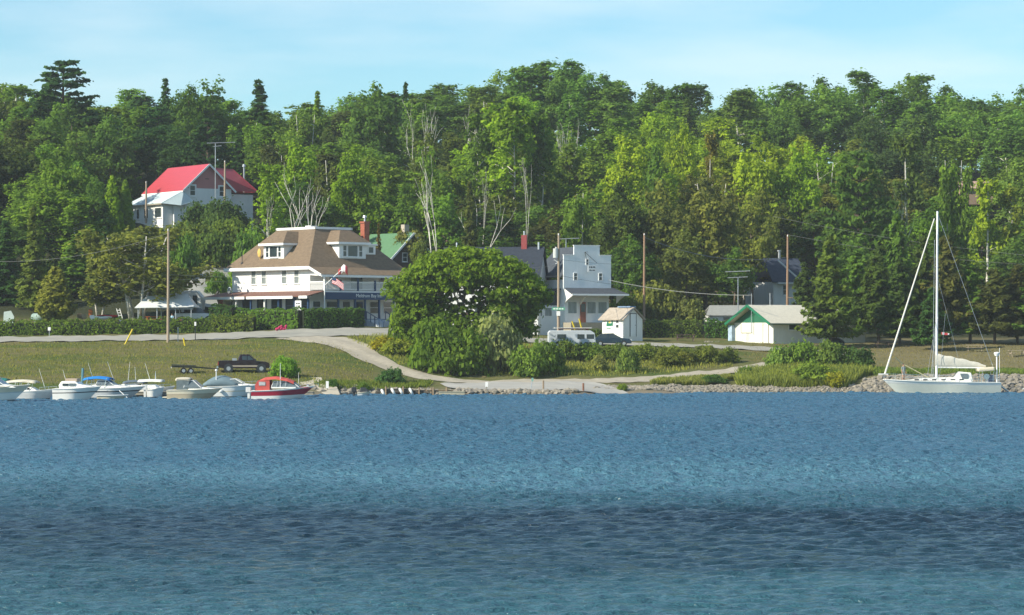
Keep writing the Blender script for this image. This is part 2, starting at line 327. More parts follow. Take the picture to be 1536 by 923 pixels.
# boat ramp / wharf apron
def slab(name, poly, Yfun, m, dz=.09):
    pass
ribbon('boat_ramp', [(655, 296.5, 5), (700, 297.5, 11), (850, 298, 11.5), (930, 300.5, 9)], mat('ramp_concrete', (.34, .33, .30), .9, .10, .5, stretch=(.3, 1, 1), bump=.02), dz=.12, cross=10)
# ------------------------------------------------------------------ haze
hz = MB().box(-1600, -400, -3, 1600, 2100, 90); hm_ = bpy.data.materials.new('haze'); hm_.use_nodes = True; tt_ = hm_.node_tree; tt_.nodes.clear()
v_ = N(tt_, 'ShaderNodeVolumePrincipled'); v_.inputs['Color'].default_value = (.86, .95, 1, 1); v_.inputs['Density'].default_value = .00012; v_.inputs['Anisotropy'].default_value = 0.0
o_ = N(tt_, 'ShaderNodeOutputMaterial'); tt_.links.new(v_.outputs[0], o_.inputs['Volume']); o = hz.build('haze', hm_); tag(o, 'thin pale summer haze over the bay', 'haze', kind='stuff')
# ------------------------------------------------------------------ buildings
def text_mesh(name, body, size, m, parent, loc, rot, ext=.01):
    cu = bpy.data.curves.new(name, 'FONT'); cu.body = body; cu.size = size; cu.extrude = ext; cu.align_x = 'CENTER'; cu.align_y = 'CENTER'
    t = bpy.data.objects.new('tmp', cu); COL.objects.link(t); bpy.context.view_layer.update()
    me = bpy.data.meshes.new_from_object(t.evaluated_get(bpy.context.evaluated_depsgraph_get())); bpy.data.objects.remove(t)
    me.materials.clear(); me.materials.append(m); me.name = name
    o = bpy.data.objects.new(name, me); COL.objects.link(o); o.parent = parent; o.location = loc; o.rotation_euler = rot; return o
def marks(parent, m, loc, rot, rows_):
    """unreadable worn strokes of a painted sign; rows_ = (z, height, [(x0, x1)...])"""
    b = MB()
    for z_, h_, xs_ in rows_:
        for x0, x1 in xs_: b.box(x0, -.006, z_ - h_/2, x1, 0, z_ + h_/2)
    o = b.build('sign_marks', m, parent); o.location = loc; o.rotation_euler = rot; return o
def window(par, side, a, z0, z1, w, off=0, fm=None, gm=None, sill=True, bars=1, name='window', t=.09):
    """side 'x': on a wall facing -X at x=off, centre y=a; side 'y': wall facing -Y at y=off, centre x=a"""
    fm = fm or trim; gm = gm or glass; b = MB(); g = MB(); d = .07
    def bx(mb, a0, a1, z0, z1, o0, o1, m=0):
        if side == 'x': mb.box(off - o1, a0, z0, off - o0, a1, z1, m)
        else: mb.box(a0, off - o1, z0, a1, off - o0, z1, m)
    bx(b, a-w/2-t, a-w/2, z0-t, z1+t, -.02, d); bx(b, a+w/2, a+w/2+t, z0-t, z1+t, -.02, d)
    bx(b, a-w/2, a+w/2, z1, z1+t, -.02, d); bx(b, a-w/2, a+w/2, z0-t, z0, -.02, d)
    for k in range(bars): 
        zc = z0 + (z1 - z0) * (k + 1) / (bars + 1); bx(b, a-w/2, a+w/2, zc-.03, zc+.03, .022, d-.02)
    if sill: bx(b, a-w/2-t-.06, a+w/2+t+.06, z0-t-.06, z0-t, -.02, d+.06)
    bx(g, a-w/2, a+w/2, z0, z1, -.01, .02)
    o = b.build(name, fm, par); g.build('pane', gm, o); return o
curtain = mat('curtained_glass', (.20, .23, .23), .2, .35, 1.4, stretch=(3, 3, .5), spec=.6)
# ---- the inn
t = thing('inn', 'large white inn with brown hipped roof, dormers and navy two-storey porch', 'inn', (X(465, 352), 352, 7.0), R(42))
z = lambda a: a - 7.0
wb = MB(); wb.box(0, 0, -.6, 13.5, 15.8, z(14.4)); wall = wb.build('wall', white, t)
MB().box(-.04, 7.45, z(11.4), -.02 + .0, 7.55, z(14.3)).build('drain_pipe', trim, t)
rb = MB(); P0 = [(-.7,-.7,z(14.35)), (14.2,-.7,z(14.35)), (14.2,16.5,z(14.35)), (-.7,16.5,z(14.35))]; TP = [(3.9,3.9,z(19.1)), (9.6,3.9,z(19.1)), (9.6,11.7,z(19.1)), (3.9,11.7,z(19.1))]
for i in range(4): rb.prism([P0[i], P0[(i+1) % 4], TP[(i+1) % 4], TP[i]], (0, 0, -.18))
rb.prism([(-.7,-3.1,z(13.35)), (14.2,-3.1,z(13.35)), (14.2,-.69,z(14.33)), (-.7,-.69,z(14.33))], (0, 0, -.15))
rb.box(3.9, 3.9, z(18.9), 9.6, 11.7, z(19.08))
roof = rb.build('roof', brownroof, t)
cp = MB(); 
for a in ((3.8,3.8,9.7,4.0), (3.8,3.8,4.0,11.8), (9.5,3.8,9.7,11.8), (3.8,11.6,9.7,11.8)): cp.box(a[0], a[1], z(19.09), a[2], a[3], z(19.38))
cp.build('roof_curb', trim, roof)
MB().box(5.2, 6.5, z(19.1), 6.2, 7.6, z(19.62)).build('roof_hatch', trim, roof)
fb = MB(); fb.box(-.80, -.7, z(13.98), -.71, 16.55, z(14.36)); fb.box(-.7, 16.52, z(13.98), 14.2, 16.6, z(14.3))
fb.beam((-.76, -3.12, z(13.24)), (-.76, -.72, z(14.2)), .1, .3); fb.box(-.7, -3.2, z(13.02), 14.25, -3.11, z(13.30))
fb.box(-.69, -.69, z(13.9), -.1, 16.5, z(13.97)); fb.build('fascia', trim, t)
gb = MB(); gb.prism([(-.02, -2.9, z(13.2)), (-.02, -.02, z(14.25)), (-.02, -.02, z(13.3)), (-.02, -2.9, z(13.1))], (.1, 0, 0)); gb.build('gable_panel', white, t)
for u in (11.3, 9.2, 5.1, 2.6): window(t, 'x', u, z(12.35), z(14.0), .86, 0, gm=curtain)
# dormers
def dormer(side, c, w, off, z0, z1, depth):
    d = bpy.data.objects.new('dormer', None); COL.objects.link(d); d.parent = t
    def q(a, o, zz): return (o, a, zz) if side == 'x' else (a, o, zz)
    b = MB(); lo = (c - w/2, off); hi = (c + w/2, off + depth)
    if side == 'x': b.box(off, c-w/2, z0, off+depth, c+w/2, z1)
    else: b.box(c-w/2, off, z0, c+w/2, off+depth, z1)
    b.build('dormer_wall', white, d)
    e = .45; r = MB(); zt = z1 + 1.5
    A = q(c-w/2-e, off-e, z1); B = q(c+w/2+e, off-e, z1); A2 = q(c-w/2-e, off+depth, z1); B2 = q(c+w/2+e, off+depth, z1)
    R1 = q(c-.75, off+1.5, zt); R2 = q(c+.75, off+1.5, zt); R3 = q(c+.75, off+depth+1, zt); R4 = q(c-.75, off+depth+1, zt)
    for pl in ([A, B, R2, R1], [B, B2, R3, R2], [A, R1, R4, A2], [R1, R2, R3, R4]): r.prism(pl, (0, 0, -.12))
    r.build('dormer_roof', brownroof, d)
    f = MB()
    if side == 'x': f.box(off-e-.06, c-w/2-e, z1-.3, off-e, c+w/2+e, z1-.02); f.box(off-e, c-w/2-e-.05, z1-.28, off+depth*.8, c-w/2-e, z1-.03); f.box(off-e, c+w/2+e, z1-.28, off+depth*.8, c+w/2+e+.05, z1-.03)
    else: f.box(c-w/2-e, off-e-.06, z1-.3, c+w/2+e, off-e, z1-.02); f.box(c-w/2-e-.05, off-e, z1-.28, c-w/2-e, off+depth*.8, z1-.03); f.box(c+w/2+e, off-e, z1-.28, c+w/2+e+.05, off+depth*.8, z1-.03)
    f.build('dormer_fascia', trim, d)
    zz0, zz1 = z0 + .3, z1 - .45
    window(d, side, c, zz0, zz1, 1.5, off, bars=0)
    for s in (-1, 1): window(d, side, c + s * 1.25, zz0, zz1, .5, off, bars=1, sill=False)
dormer('x', 7.7, 4.1, .35, z(15.35), z(17.35), 3.0); dormer('y', 6.9, 4.2, .35, z(15.4), z(17.45), 3.0)
sd2 = bpy.data.objects.new('dormer', None); COL.objects.link(sd2); sd2.parent = t
MB().box(9.2, .9, z(15.9), 11.0, 3.2, z(17.1)).build('dormer_wall', white, sd2); MB().box(9.1, .7, z(17.1), 11.2, 3.4, z(17.3)).build('dormer_roof', trim, sd2)
window(sd2, 'y', 10.25, z(16.2), z(16.9), .75, .9, bars=0, sill=False)
ch = MB(); ch.box(11.1, 3.2, z(15.6), 11.9, 4.0, z(20.0)); ch.box(11.0, 3.1, z(20.0), 12.0, 4.1, z(20.2)); c = ch.build('chimney', brick, t)
MB().tube((11.5, 3.6, z(20.2)), (11.5, 3.6, z(20.7)), .14).tube((11.5, 3.6, z(20.7)), (11.5, 3.6, z(20.95)), .28, .2).build('chimney_cap', metal, c)
MB().tube((-.1, 13.6, z(14.9)), (-.1, 13.6, z(17.6)), .05).ball((-.1, 13.6, z(14.95)), .18).build('vent_pipe', darkm, t)
MB().ball((.2, 10.45, z(16.2)), (.12, .36, .55), seg=14, rings=8).tube((.3, 10.4, z(15.0)), (.3, 10.4, z(16)), .05).build('satellite_dish', mat('yellowed_dish', (.62, .42, .12), .5, .1), t)
MB().ball((-2.2, 13.4, z(11.55)), (.12, .45, .45), seg=14, rings=8).tube((-1.6, 13.4, z(10.9)), (-2.15, 13.4, z(11.6)), .05).build('satellite_dish', metal, t)
# balcony and front porch
MB().box(0.001, -2.75, z(11.2), 13.5, -.001, z(11.38)).build('balcony_floor', trim, t)
rl = MB(); rl.box(0, -2.74, z(12.42), 13.5, -2.64, z(12.52)); rl.box(0, -2.74, z(11.5), 13.5, -2.64, z(11.6))
for i in range(90): rl.box(.1 + i * .15, -2.71, z(11.6), .16 + i * .15, -2.67, z(12.42))
rl.box(.0, -2.6, z(12.42), .1, -.02, z(12.52))
for i in range(17): rl.box(.02, -2.55 + i * .15, z(11.5), .08, -2.49 + i * .15, z(12.42))
rl.build('railing', trim, t)
MB().box(.4, -.35, z(11.39), 13.4, -.02, z(11.41)).build('threshold', greywood, t)
for i, v in enumerate((2.45, 5.15, 7.85, 10.55, 13.2)):
    MB().box(v, -2.82, z(11.39), v + .2, -2.62, z(13.3) if i % 2 else z(12.7)).build('balcony_post', navy, t)
MB().box(0.0, -2.8, z(11.39), .16, -2.63, z(13.3)).build('balcony_post', trim, t)
for v, w in ((3.6, 1.3), (7.2, 1.9), (11.6, 1.2)): window(t, 'y', v, z(11.7), z(13.2), w, 0, fm=trim, sill=False)
MB().box(.1, -2.86, z(10.32), 13.5, -2.76, z(11.19)).build('sign_band', navy, t)
text_mesh('lettering', 'Meldrum Bay Inn', .60, trim, t, (6.9, -2.88, z(10.8)), (R(90), 0, 0))
MB().tube((-.15, -3.05, z(7.3)), (-.15, -3.05, z(13.05)), .07).build('downspout', trim, t)
pf = MB(); pf.box(-2.5, -2.75, z(7.0), 13.5, -.01, z(8.0)); pf.box(-2.5, 0, z(7.0), -.01, 15.8, z(8.0)); pf.build('porch_deck', mat('porch_grey_blue', (.17, .22, .27), .7, .1), t)
for v in (-2.4, 2.2, 4.8, 6.35, 8.6, 10.9, 13.3): MB().box(v, -2.72, z(8.0), v + .2, -2.5, z(10.32)).build('porch_column', navy, t)
for v, w in ((1.0, 1.1), (3.4, 1.7), (5.6, 1.1), (10.0, 1.3), (12.2, 1.3)): window(t, 'y', v, z(8.7), z(10.1), w, 0, sill=False)
d = MB().box(7.1, -.1, z(8.0), 8.2, -.01, z(10.1)).build('door', navy, t); MB().box(7.3, -.12, z(8.9), 8.0, -.09, z(9.9)).build('pane', glass, d)
pr = MB(); pr.box(-2.45, -2.7, z(8.9), 6.3, -2.6, z(9.0)); pr.box(-2.45, -2.6, z(8.9), -2.35, 13.5, z(9.0)); pr.box(-2.45, -2.7, z(8.15), 6.3, -2.62, z(8.25)); pr.box(-2.44, -2.6, z(8.15), -2.36, 13.5, z(8.25))
for i in range(45): pr.box(-2.42, -2.4 + i * .35, z(8.25), -2.38, -2.32 + i * .35, z(8.9))
for i in range(24): pr.box(-2.3 + i * .35, -2.68, z(8.25), -2.22 + i * .35, -2.64, z(8.9))
pr.build('porch_railing', trim, t)
# left side porch
lp = MB(); lp.prism([(-2.9, -3.2, z(10.75)), (.0, -2.8, z(11.38)), (0, 17.2, z(11.38)), (-2.9, 18.2, z(10.75))], (0, 0, -.12)); lp.build('porch_roof', redwood, t)
lf = MB()
for a, b_ in ((-3.2, -1.6), (-.4, 8.9), (9.3, 11.5), (11.6, 18.2)): lf.box(-3.0, a, z(10.42), -2.9, b_, z(10.74))
lf.build('porch_fascia', trim, t)
for u, mm in ((-.2, navy), (3.0, navy), (5.8, trim), (8.6, navy), (11.6, trim), (14.6, brick)):
    MB().box(-2.5, u, z(8.0), -2.3, u + (.7 if mm is brick else .2), z(10.6)).build('porch_column', mm, t)
for u, w in ((1.0, 1.3), (3.8, 1.8), (6.6, 1.9), (9.6, 1.8), (12.7, 1.6)): window(t, 'x', u, z(8.8), z(10.4), w, 0, sill=False, fm=navy)
st = MB(); n = 9
for i in range(n): st.box(6.6, -2.75 - .38 * (i + 1), z(6.4), 9.4, -2.75 - .38 * i, z(7.9 - i * .145))
st.build('front_steps', mat('pale_blue_steps', (.50, .54, .58), .7, .06), t)
sr = MB(); sr.beam((9.5, -2.8, z(8.9)), (9.5, -6.2, z(7.6)), .08, .08); sr.beam((6.5, -2.8, z(8.9)), (6.5, -6.2, z(7.6)), .08, .08)
for i in range(5): 
    for v in (6.5, 9.5): sr.box(v-.04, -2.9 - .8 * i, z(7.9 - .32 * i), v+.04, -2.82 - .8 * i, z(8.85 - .3 * i))
sr.build('stair_railing', navy, t)
sg = MB().box(-3.15, -2.3, z(8.95), -3.09, -1.1, z(10.15)).build('hanging_sign', trim, t)
marks(sg, darkm, (-3.155, -1.7, z(9.55)), (0, 0, R(-90)), [(.28, .14, [(-.42, -.1), (-.04, .4)]), (-.1, .3, [(-.4, -.3), (-.22, -.12), (-.02, .1), (.2, .38)])])
fp = thing('flag_pole', 'slanting white flagpole with two faded red and white flags on the inn balcony', 'flagpole', (X(487, 349), 349, 13.0 - 7 + 6.9), R(0))
MB().tube((0, 0, -.9), (2.0, -.6, .9), .05).build('pole', trim, fp)
def flag(mats, pts):
    m = MB(); rows = []
    for j, (x, zt, zb) in enumerate(pts): rows.append([(x, -.6 + .12 * math.sin(j * 1.7), zt + (zb - zt) * k / 3) for k in range(4)])
    for j in range(len(rows) - 1):
        b0 = MB().loft([rows[j], rows[j+1]]); m.add(b0.v, b0.f, 1 if len(mats) > 1 and 1 <= j <= 2 else 0)
    o = m.build('flag', mats, fp, smooth=True); s = o.modifiers.new('cloth_thickness', 'SOLIDIFY'); s.thickness = .02; return o
redc = mat('red_cloth', (.55, .06, .07), .8, .1); whc = mat('white_cloth', (.75, .7, .7), .8, .05)
flag([redc, whc], [(1.7, .95, .3), (2.0, 1.25, .45), (2.3, 1.6, .75), (2.55, 1.5, .6), (2.8, 1.3, .3)])
fm_ = MB()
for k in range(9):
    z0_ = .15 - k * .09; fm_.add([(.9, -.35, z0_), (1.5, -.45, z0_ - .25), (2.3, -.5, z0_ - .85), (2.3, -.5, z0_ - .94), (1.5, -.45, z0_ - .34), (.9, -.35, z0_ - .09)], [(0, 1, 4, 5), (1, 2, 3, 4)], k % 2)
fm_.add([(.9, -.37, .15), (1.4, -.46, -.02), (1.4, -.46, -.4), (.9, -.37, -.25)], [(0, 1, 2, 3)], 2)
o = fm_.build('flag', [redc, whc, navy], fp); s_ = o.modifiers.new('cloth_thickness', 'SOLIDIFY'); s_.thickness = .02
# ---- green roofed house
def gable_block(t, w, d, zw, zr, wallm, roofm, trimm, e=.4, thick=.15, name_w='wall', y0=0, x0=0, gable_m=None, zg=None):
    """ridge along Y, gable faces -Y; x0..x0+w"""
    b = MB(); b.box(x0, y0, -1.5, x0 + w, y0 + d, zw)
    b.prism([(x0, y0, zw), (x0 + w, y0, zw), (x0 + w/2, y0, zr)], (0, d, 0), 1)
    b.build(name_w, [wallm, gable_m or wallm], t)
    r = MB(); sl = (zr - zw) / (w/2); c = x0 + w/2
    for s in (-1, 1): r.prism([(c + s*(w/2 + e), y0 - e, zw - e*sl + .1), (c, y0 - e, zr + .1), (c, y0 + d + e, zr + .1), (c + s*(w/2+e), y0 + d + e, zw - e*sl + .1)], (0, 0, thick))
    r.build('roof', roofm, t)
    f = MB()
    for s in (-1, 1): f.beam((c + s*(w/2 + e + .02), y0 - e - .05, zw - e*sl + .08), (c + s*.02, y0 - e - .05, zr + .1), .08, .26)
    f.build('barge_board', trimm, t)
    f = MB(); 
    for s in (-1, 1): f.box(c + s*(w/2+e) - .05 + s*.06, y0 - e, zw - e*sl - .02, c + s*(w/2+e) + .05 + s*.06, y0 + d + e, zw - e*sl + .2)
    f.build('eave_trim', trimm, t)
gr = thing('brown_house', 'dark brown house with a green roof and pale chimney behind the inn', 'house', (X(588, 395), 395, 8.5), R(40))
gable_block(gr, 7.0, 9, Z(386, 395) - 8.5, Z(352, 398) - 8.5, mat('dark_brown_boards', (.075, .055, .05), .85, .2, 2), shingle('green_shingles', (.09, .19, .10), .12), trim)
window(gr, 'y', 2.2, Z(392, 396) - 8.5, Z(380, 396) - 8.5, .7, 0)
MB().box(3.1, 1.2, Z(352, 398) - 9, 3.9, 2.0, Z(337, 398) - 8.5).build('chimney', mat('pale_stone', (.42, .37, .30), .9, .2, 4), gr)
# ---- the store
S0 = Vector((X(848, 358), 358, 5.7)); t = thing('general_store', 'white false-fronted store with a dark awning and hanging sign', 'store', S0, R(23))
zz = lambda py, Y=358: Z(py, Y) - 5.7
st_w = siding('store_siding', (.80, .82, .82), .18)
b = MB(); b.box(0, .15, -1, 6.0, 9, zz(420, 361)); b.build('wall', st_w, t)
b = MB(); b.box(-.25, -.05, zz(434), 6.2, .14, zz(383)); b.box(1.15, -.05, zz(383), 4.65, .14, zz(368.5)); b.build('false_front', st_w, t)
b = MB(); b.box(-.3, -.12, zz(383), 1.2, .2, zz(382)); b.box(4.6, -.12, zz(383), 6.25, .2, zz(382)); b.box(1.1, -.12, zz(368.5), 4.7, .2, zz(367.5)); b.build('coping', trim, t)
for v, p0, p1, w in ((1.35, 420, 410, .42), (4.75, 420, 410, .42), (2.95, 397, 389, .3)): window(t, 'y', v, zz(p0), zz(p1), w, -.05, gm=glass, sill=False, t=.06)
sg = MB(); sg.box(2.65, -.95, zz(408), 3.75, -.88, zz(398)); sgn = sg.build('hanging_sign', trim, t); MB().tube((2.6, -.12, zz(378)), (2.6, -1.0, zz(378)), .03).tube((2.6, -.1, zz(378)), (3.9, -.9, zz(395)), .035).tube((2.6, -.1, zz(378)), (2.6, -.9, zz(397)), .03).build('sign_bracket', darkm, sgn)
marks(sgn, darkm, (3.2, -.955, zz(403)), (0, 0, 0), [(.18, .2, [(-.4, -.3), (-.2, -.02), (.08, .2), (.28, .4)]), (-.2, .12, [(-.4, -.05), (.03, .38)])])
b = MB(); ra = zz(372, 362); b.prism([(-.5, .2, zz(417, 361)), (3.0, .2, ra), (3.0, 9.5, ra), (-.5, 9.5, zz(417, 361))], (0, 0, .15)); b.prism([(6.5, .2, zz(417, 361)), (3.0, .2, ra), (3.0, 9.5, ra), (6.5, 9.5, zz(417, 361))], (0, 0, .15)); b.build('roof', darkroof, t)
b = MB(); b.prism([(-.1, -.06, zz(432)), (6.6, -.06, zz(432)), (7.4, -2.7, zz(441, 356)), (-.3, -2.7, zz(441, 356))], (0, 0, -.12)); b.build('awning', darkroof, t)
b = MB(); b.box(-.3, -2.78, zz(443.5, 356), 7.4, -2.7, zz(441, 356)); b.prism([(-.14, -2.6, zz(443, 356)), (-.14, -.05, zz(434)), (-.14, -.05, zz(455)), (-.14, -.9, zz(450)), (-.14, -1.9, zz(446))], (.12, 0, 0)); b.prism([(6.9, -2.6, zz(443, 356)), (6.9, -.05, zz(434)), (6.9, -.05, zz(455)), (6.9, -.9, zz(450))], (.12, 0, 0)); b.prism([(2.0, -2.6, zz(443, 356)), (2.0, -.05, zz(442)), (2.0, -.05, zz(457)), (2.0, -1.2, zz(447))], (.1, 0, 0)); b.build('awning_bracket', trim, t)
for v in (1.0, 3.6, 5.1): window(t, 'y', v, zz(470), zz(453), 1.15, .15, gm=curtain, sill=False, bars=0)
b = MB(); b.box(2.05, .02, zz(484), 2.8, .13, zz(453)); d = b.build('door', mat('red_brown_door', (.25, .09, .06), .6, .1), t); MB().box(2.15, -.01, zz(468), 2.7, .01, zz(456)).build('pane', glass, d)
MB().box(-.3, -2.4, -1.2, 7.2, .1, zz(484)).build('porch_deck', greywood, t)
# lean-to left of the side wall
b = MB(); b.box(-3.9, 1.6, -1, -.02, 6.5, zz(458, 359)); b.build('lean_to_wall', st_w, t)
b = MB(); b.prism([(-.02, 1.2, zz(434, 358)), (-.02, 7, zz(434, 360)), (-4.4, 7, zz(460, 360)), (-4.4, 1.2, zz(460, 358))], (0, 0, .12)); b.prism([(-.02, 1.6, zz(436)), (-4.2, 1.6, zz(459.5)), (-.02, 1.6, zz(459.5))], (0, .1, 0)); b.build('lean_to_roof', darkroof, t)
for v in (-2.9, -1.6): window(t, 'y', v, zz(474), zz(462), .9, 1.6, gm=curtain, sill=False, bars=0)
# long wing to the left, behind the willow
wg = bpy.data.objects.new('wing', None); COL.objects.link(wg); wg.parent = t; wg.location = (-13.9, 6.0, 0); wg.rotation_euler = (0, 0, R(-32))
L = 11.9; b = MB(); b.box(0, 0, -1.5, L, 7, zz(416, 359)); b.build('wing_wall', white, wg)
zr_ = zz(373, 362); ze = zz(416, 359); b = MB(); b.prism([(-.5, -.5, ze - .3), (L + .3, -.5, ze - .3), (L + .3, 3.5, zr_), (-.5, 3.5, zr_)], (0, 0, .15)); b.prism([(-.5, 7.5, ze - .3), (L + .3, 7.5, ze - .3), (L + .3, 3.5, zr_), (-.5, 3.5, zr_)], (0, 0, .15)); b.build('wing_roof', shingle('blue_grey_shingles', (.028, .036, .052)), wg)
b = MB(); b.prism([(0, .0, ze), (0, 7, ze), (0, 3.5, zr_)], (.2, 0, 0)); b.prism([(L - .2, 0, ze), (L - .2, 7, ze), (L - .2, 3.5, zr_)], (.2, 0, 0)); b.build('wing_gable', white, wg)
for v in (2, 4.6, 7.2, 9.8): window(wg, 'y', v, zz(478), zz(462), 1.1, 0)
c = MB().box(9.3, 3.2, zr_ - .5, 10.0, 3.9, zr_ + 1.6).build('chimney', mat('painted_red_chimney', (.28, .06, .06), .8, .1), wg); MB().tube((9.65, 3.5, zr_ + 1.6), (9.65, 3.5, zr_ + 2.1), .12).build('chimney_cap', metal, c)
for v in (1.2, 11.5): MB().tube((v, 3.2, zr_ - .2), (v, 3.2, zr_ + .7), .13).build('roof_vent', metal, wg)
# ---- small shed with the green sign
Ys = 347.; t = thing('small_shed', 'small white shed with weathered shingle roof and green sign by the road', 'shed', (X(936, Ys), Ys, Z(510, Ys)), R(-48) + R(90), )
# local +X = right wall direction (right-back), local +Y = left-back
t.rotation_euler = (0, 0, R(40)); s = F / Ys
zz2 = lambda py: (510 - py) / s
b = MB(); b.box(0, 0, -.5, 3.0, 3.9, zz2(479)); b.prism([(0, 0, zz2(479)), (3.0, 0, zz2(479)), (1.5, 0, zz2(463.5))], (0, 3.9, 0)); b.build('wall', white, t)
b = MB(); 
for sgn_, x0, x1 in ((-1, -.35, 1.5), (1, 3.3, 1.5)): b.prism([(x0, -.3, zz2(480.5)), (x1, -.3, zz2(462.5)), (x1, 4.3, zz2(462.5)), (x0, 4.3, zz2(480.5))], (0, 0, .1))
b.build('roof', shingle('pale_old_shingles', (.36, .31, .25)), t)
b = MB().box(1.3, .3, zz2(462.5) + .1, 2.2, 2.6, zz2(460.5) + .1).build('roof_panel', mat('blue_panel', (.18, .26, .38), .3, .1), t)
b = MB(); b.box(1.0, -.05, zz2(505), 1.9, -.005, zz2(471)); d = b.build('door', st_w, t); b = MB(); b.box(.92, -.06, zz2(505), 1.0, -.004, zz2(470)); b.box(1.9, -.06, zz2(505), 1.98, -.004, zz2(470)); b.box(.92, -.06, zz2(471), 1.98, -.004, zz2(470)); b.build('door_frame', darkm, d); MB().ball((1.78, -.09, zz2(488)), .05).build('handle', metal, d)
for p0, p1 in ((484.5, 480), (491.5, 487.5)): window(t, 'x', 1.15, zz2(p0 + 0) , zz2(p1), .45, 0, sill=False, bars=0, t=.03)
grn = mat('green_paint', (.015, .15, .075), .5, .06); yel = mat('yellow_paint', (.65, .50, .03), .5, .06)
b = MB(); b.box(-.05, 1.95, zz2(494), -.005, 3.25, zz2(480)); sgn2 = b.build('sign_board', trim, t); b = MB(); b.box(-.06, 1.95, zz2(489), -.051, 2.2, zz2(480)); b.box(-.06, 2.2, zz2(489.5), -.051, 3.1, zz2(485)); b.box(-.06, 2.7, zz2(485), -.051, 3.0, zz2(482)); b.box(-.06, 2.3, zz2(493.2), -.051, 3.1, zz2(492)); b.build('green_emblem', grn, sgn2); MB().box(-.065, 2.35, zz2(484.5), -.055, 2.65, zz2(481.5)).build('yellow_emblem', yel, sgn2)
# ---- long garage with green gable
Yg = 345.; g0 = Vector((X(1160, Yg), Yg, Z(515.5, Yg))); s = F / Yg; t = thing('long_garage', 'long cream outbuilding with pale roof and green gable facing left', 'garage', g0, R(30))
# local X = long side (right-back), gable wall faces -X, along +Y (left-back)
z3 = lambda py: (515.5 - py) / s
Lg = 13.6; Wg = 8.2
cream = siding('cream_board', (.70, .69, .62), .3, 'X')
b = MB(); b.box(0, 0, -.8, Lg, Wg, z3(484)); b.build('wall', cream, t)
b = MB(); b.prism([(-.01, 0, z3(484)), (-.01, Wg, z3(484)), (-.01, Wg/2, z3(459.5))], (.2, 0, 0)); b.build('gable', mat('green_gable', (.02, .13, .07), .7, .08), t)
b = MB(); pr_ = shingle('cream_shingles', (.56, .53, .44), .1)
for y0, y1 in ((-.6, Wg/2), (Wg + .6, Wg/2)): b.prism([(-.9, y0, z3(486.5)), (-.9, y1, z3(458.5)), (Lg + .6, y1, z3(458.5)), (Lg + .6, y0, z3(486.5))], (0, 0, .12))
b.build('roof', pr_, t)
b = MB(); b.beam((-.95, -.62, z3(486.5)), (-.95, Wg/2, z3(458.4)), .09, .3); b.beam((-.95, Wg + .62, z3(486.5)), (-.95, Wg/2, z3(458.4)), .09, .3); b.build('barge_board', grn, t)
MB().box(-.9, -.68, z3(487.5), Lg + .6, -.6, z3(485.8)).build('fascia', mat('green_brown_trim', (.12, .16, .08), .7, .1), t)
d = MB().box(-.06, 1.0, 0, -.012, 2.0, z3(488)).build('door', cream, t); b = MB(); b.box(-.08, .94, 0, -.011, .99, z3(487)); b.box(-.08, 2.01, 0, -.011, 2.06, z3(487)); b.build('door_frame', greywood, d)
d = MB().box(-.06, 4.4, z3(499), -.012, 6.6, z3(485)).build('hatch', cream, t); b = MB(); b.box(-.08, 4.3, z3(499.6), -.011, 6.7, z3(499)); b.box(-.08, 6.6, z3(499), -.011, 6.7, z3(485)); b.build('hatch_frame', greywood, d)
MB().tube((-.3, 4.1, z3(500)), (-.3, 4.1, z3(440)), .045).build('mast', metal, t)
window(t, 'y', 2.9, z3(494.5), z3(487.5), 1.25, 0, bars=0)
MB().box(-.5, Wg - .2, .3, -.05, Wg + .6, 2.2).build('notice_cabinet', mat('blue_white_panel', (.35, .45, .55), .6, .3, 2), t)
# ---- grey shed behind
Yh = 372.; t = thing('grey_roofed_shed', 'low white shed with a grey roof behind the clipped hedge', 'shed', (X(1062, Yh), Yh, Z(500, Yh)), R(4)); s = F / Yh; z4 = lambda py: (500 - py) / s
b = MB(); b.box(0, 0, -1, 7, 4, z4(473)); b.build('wall', white, t); b = MB(); b.prism([(-.3, -.4, z4(474)), (7.2, -.4, z4(474)), (6.8, 2, z4(459)), (.5, 2, z4(459))], (0, 0, .1)); b.prism([(-.3, 4.4, z4(474)), (7.2, 4.4, z4(474)), (6.8, 2, z4(459)), (.5, 2, z4(459))], (0, 0, .1)); b.build('roof', shingle('grey_shingles', (.27, .28, .27), .1), t)
MB().box(2, -.04, .6, 2.8, -.01, z4(476)).build('door', greywood, t)
# ---- house with dark roof
Yh = 392.; s = F / Yh; t = thing('dark_roofed_house', 'white house with a dark blue-grey roof between the trees behind the garage', 'house', (X(1160, Yh), Yh, 7.0), R(28)); z5 = lambda py: Z(py, Yh) - 7.0
b = MB(); b.box(0, 0, -1, 5.5, 7, z5(423)); b.build('wall', white, t)
b = MB(); b.prism([(-.5, -.5, z5(424)), (6.2, -.5, z5(424)), (6.2, 3.4, z5(388)), (.6, 3.4, z5(388))], (0, 0, .15)); b.prism([(-.5, 7.5, z5(424)), (6.2, 7.5, z5(424)), (6.2, 3.4, z5(388)), (.6, 3.4, z5(388))], (0, 0, .15)); b.build('roof', shingle('slate_blue_shingles', (.05, .065, .10)), t)
MB().beam((.3, -.7, z5(391)), (4.3, -.75, z5(424)), .12, .2).build('barge_board', trim, t); MB().tube((3.2, 3.4, z5(390)), (3.2, 3.4, z5(376)), .18).tube((3.2, 3.4, z5(376)), (3.2, 3.4, z5(374)), .3).build('chimney', metal, t)
window(t, 'y', 2.0, z5(442), z5(428), .9, 0); MB().box(.2, -.9, z5(426), 4.4, -.1, z5(424)).build('porch_roof', trim, t)
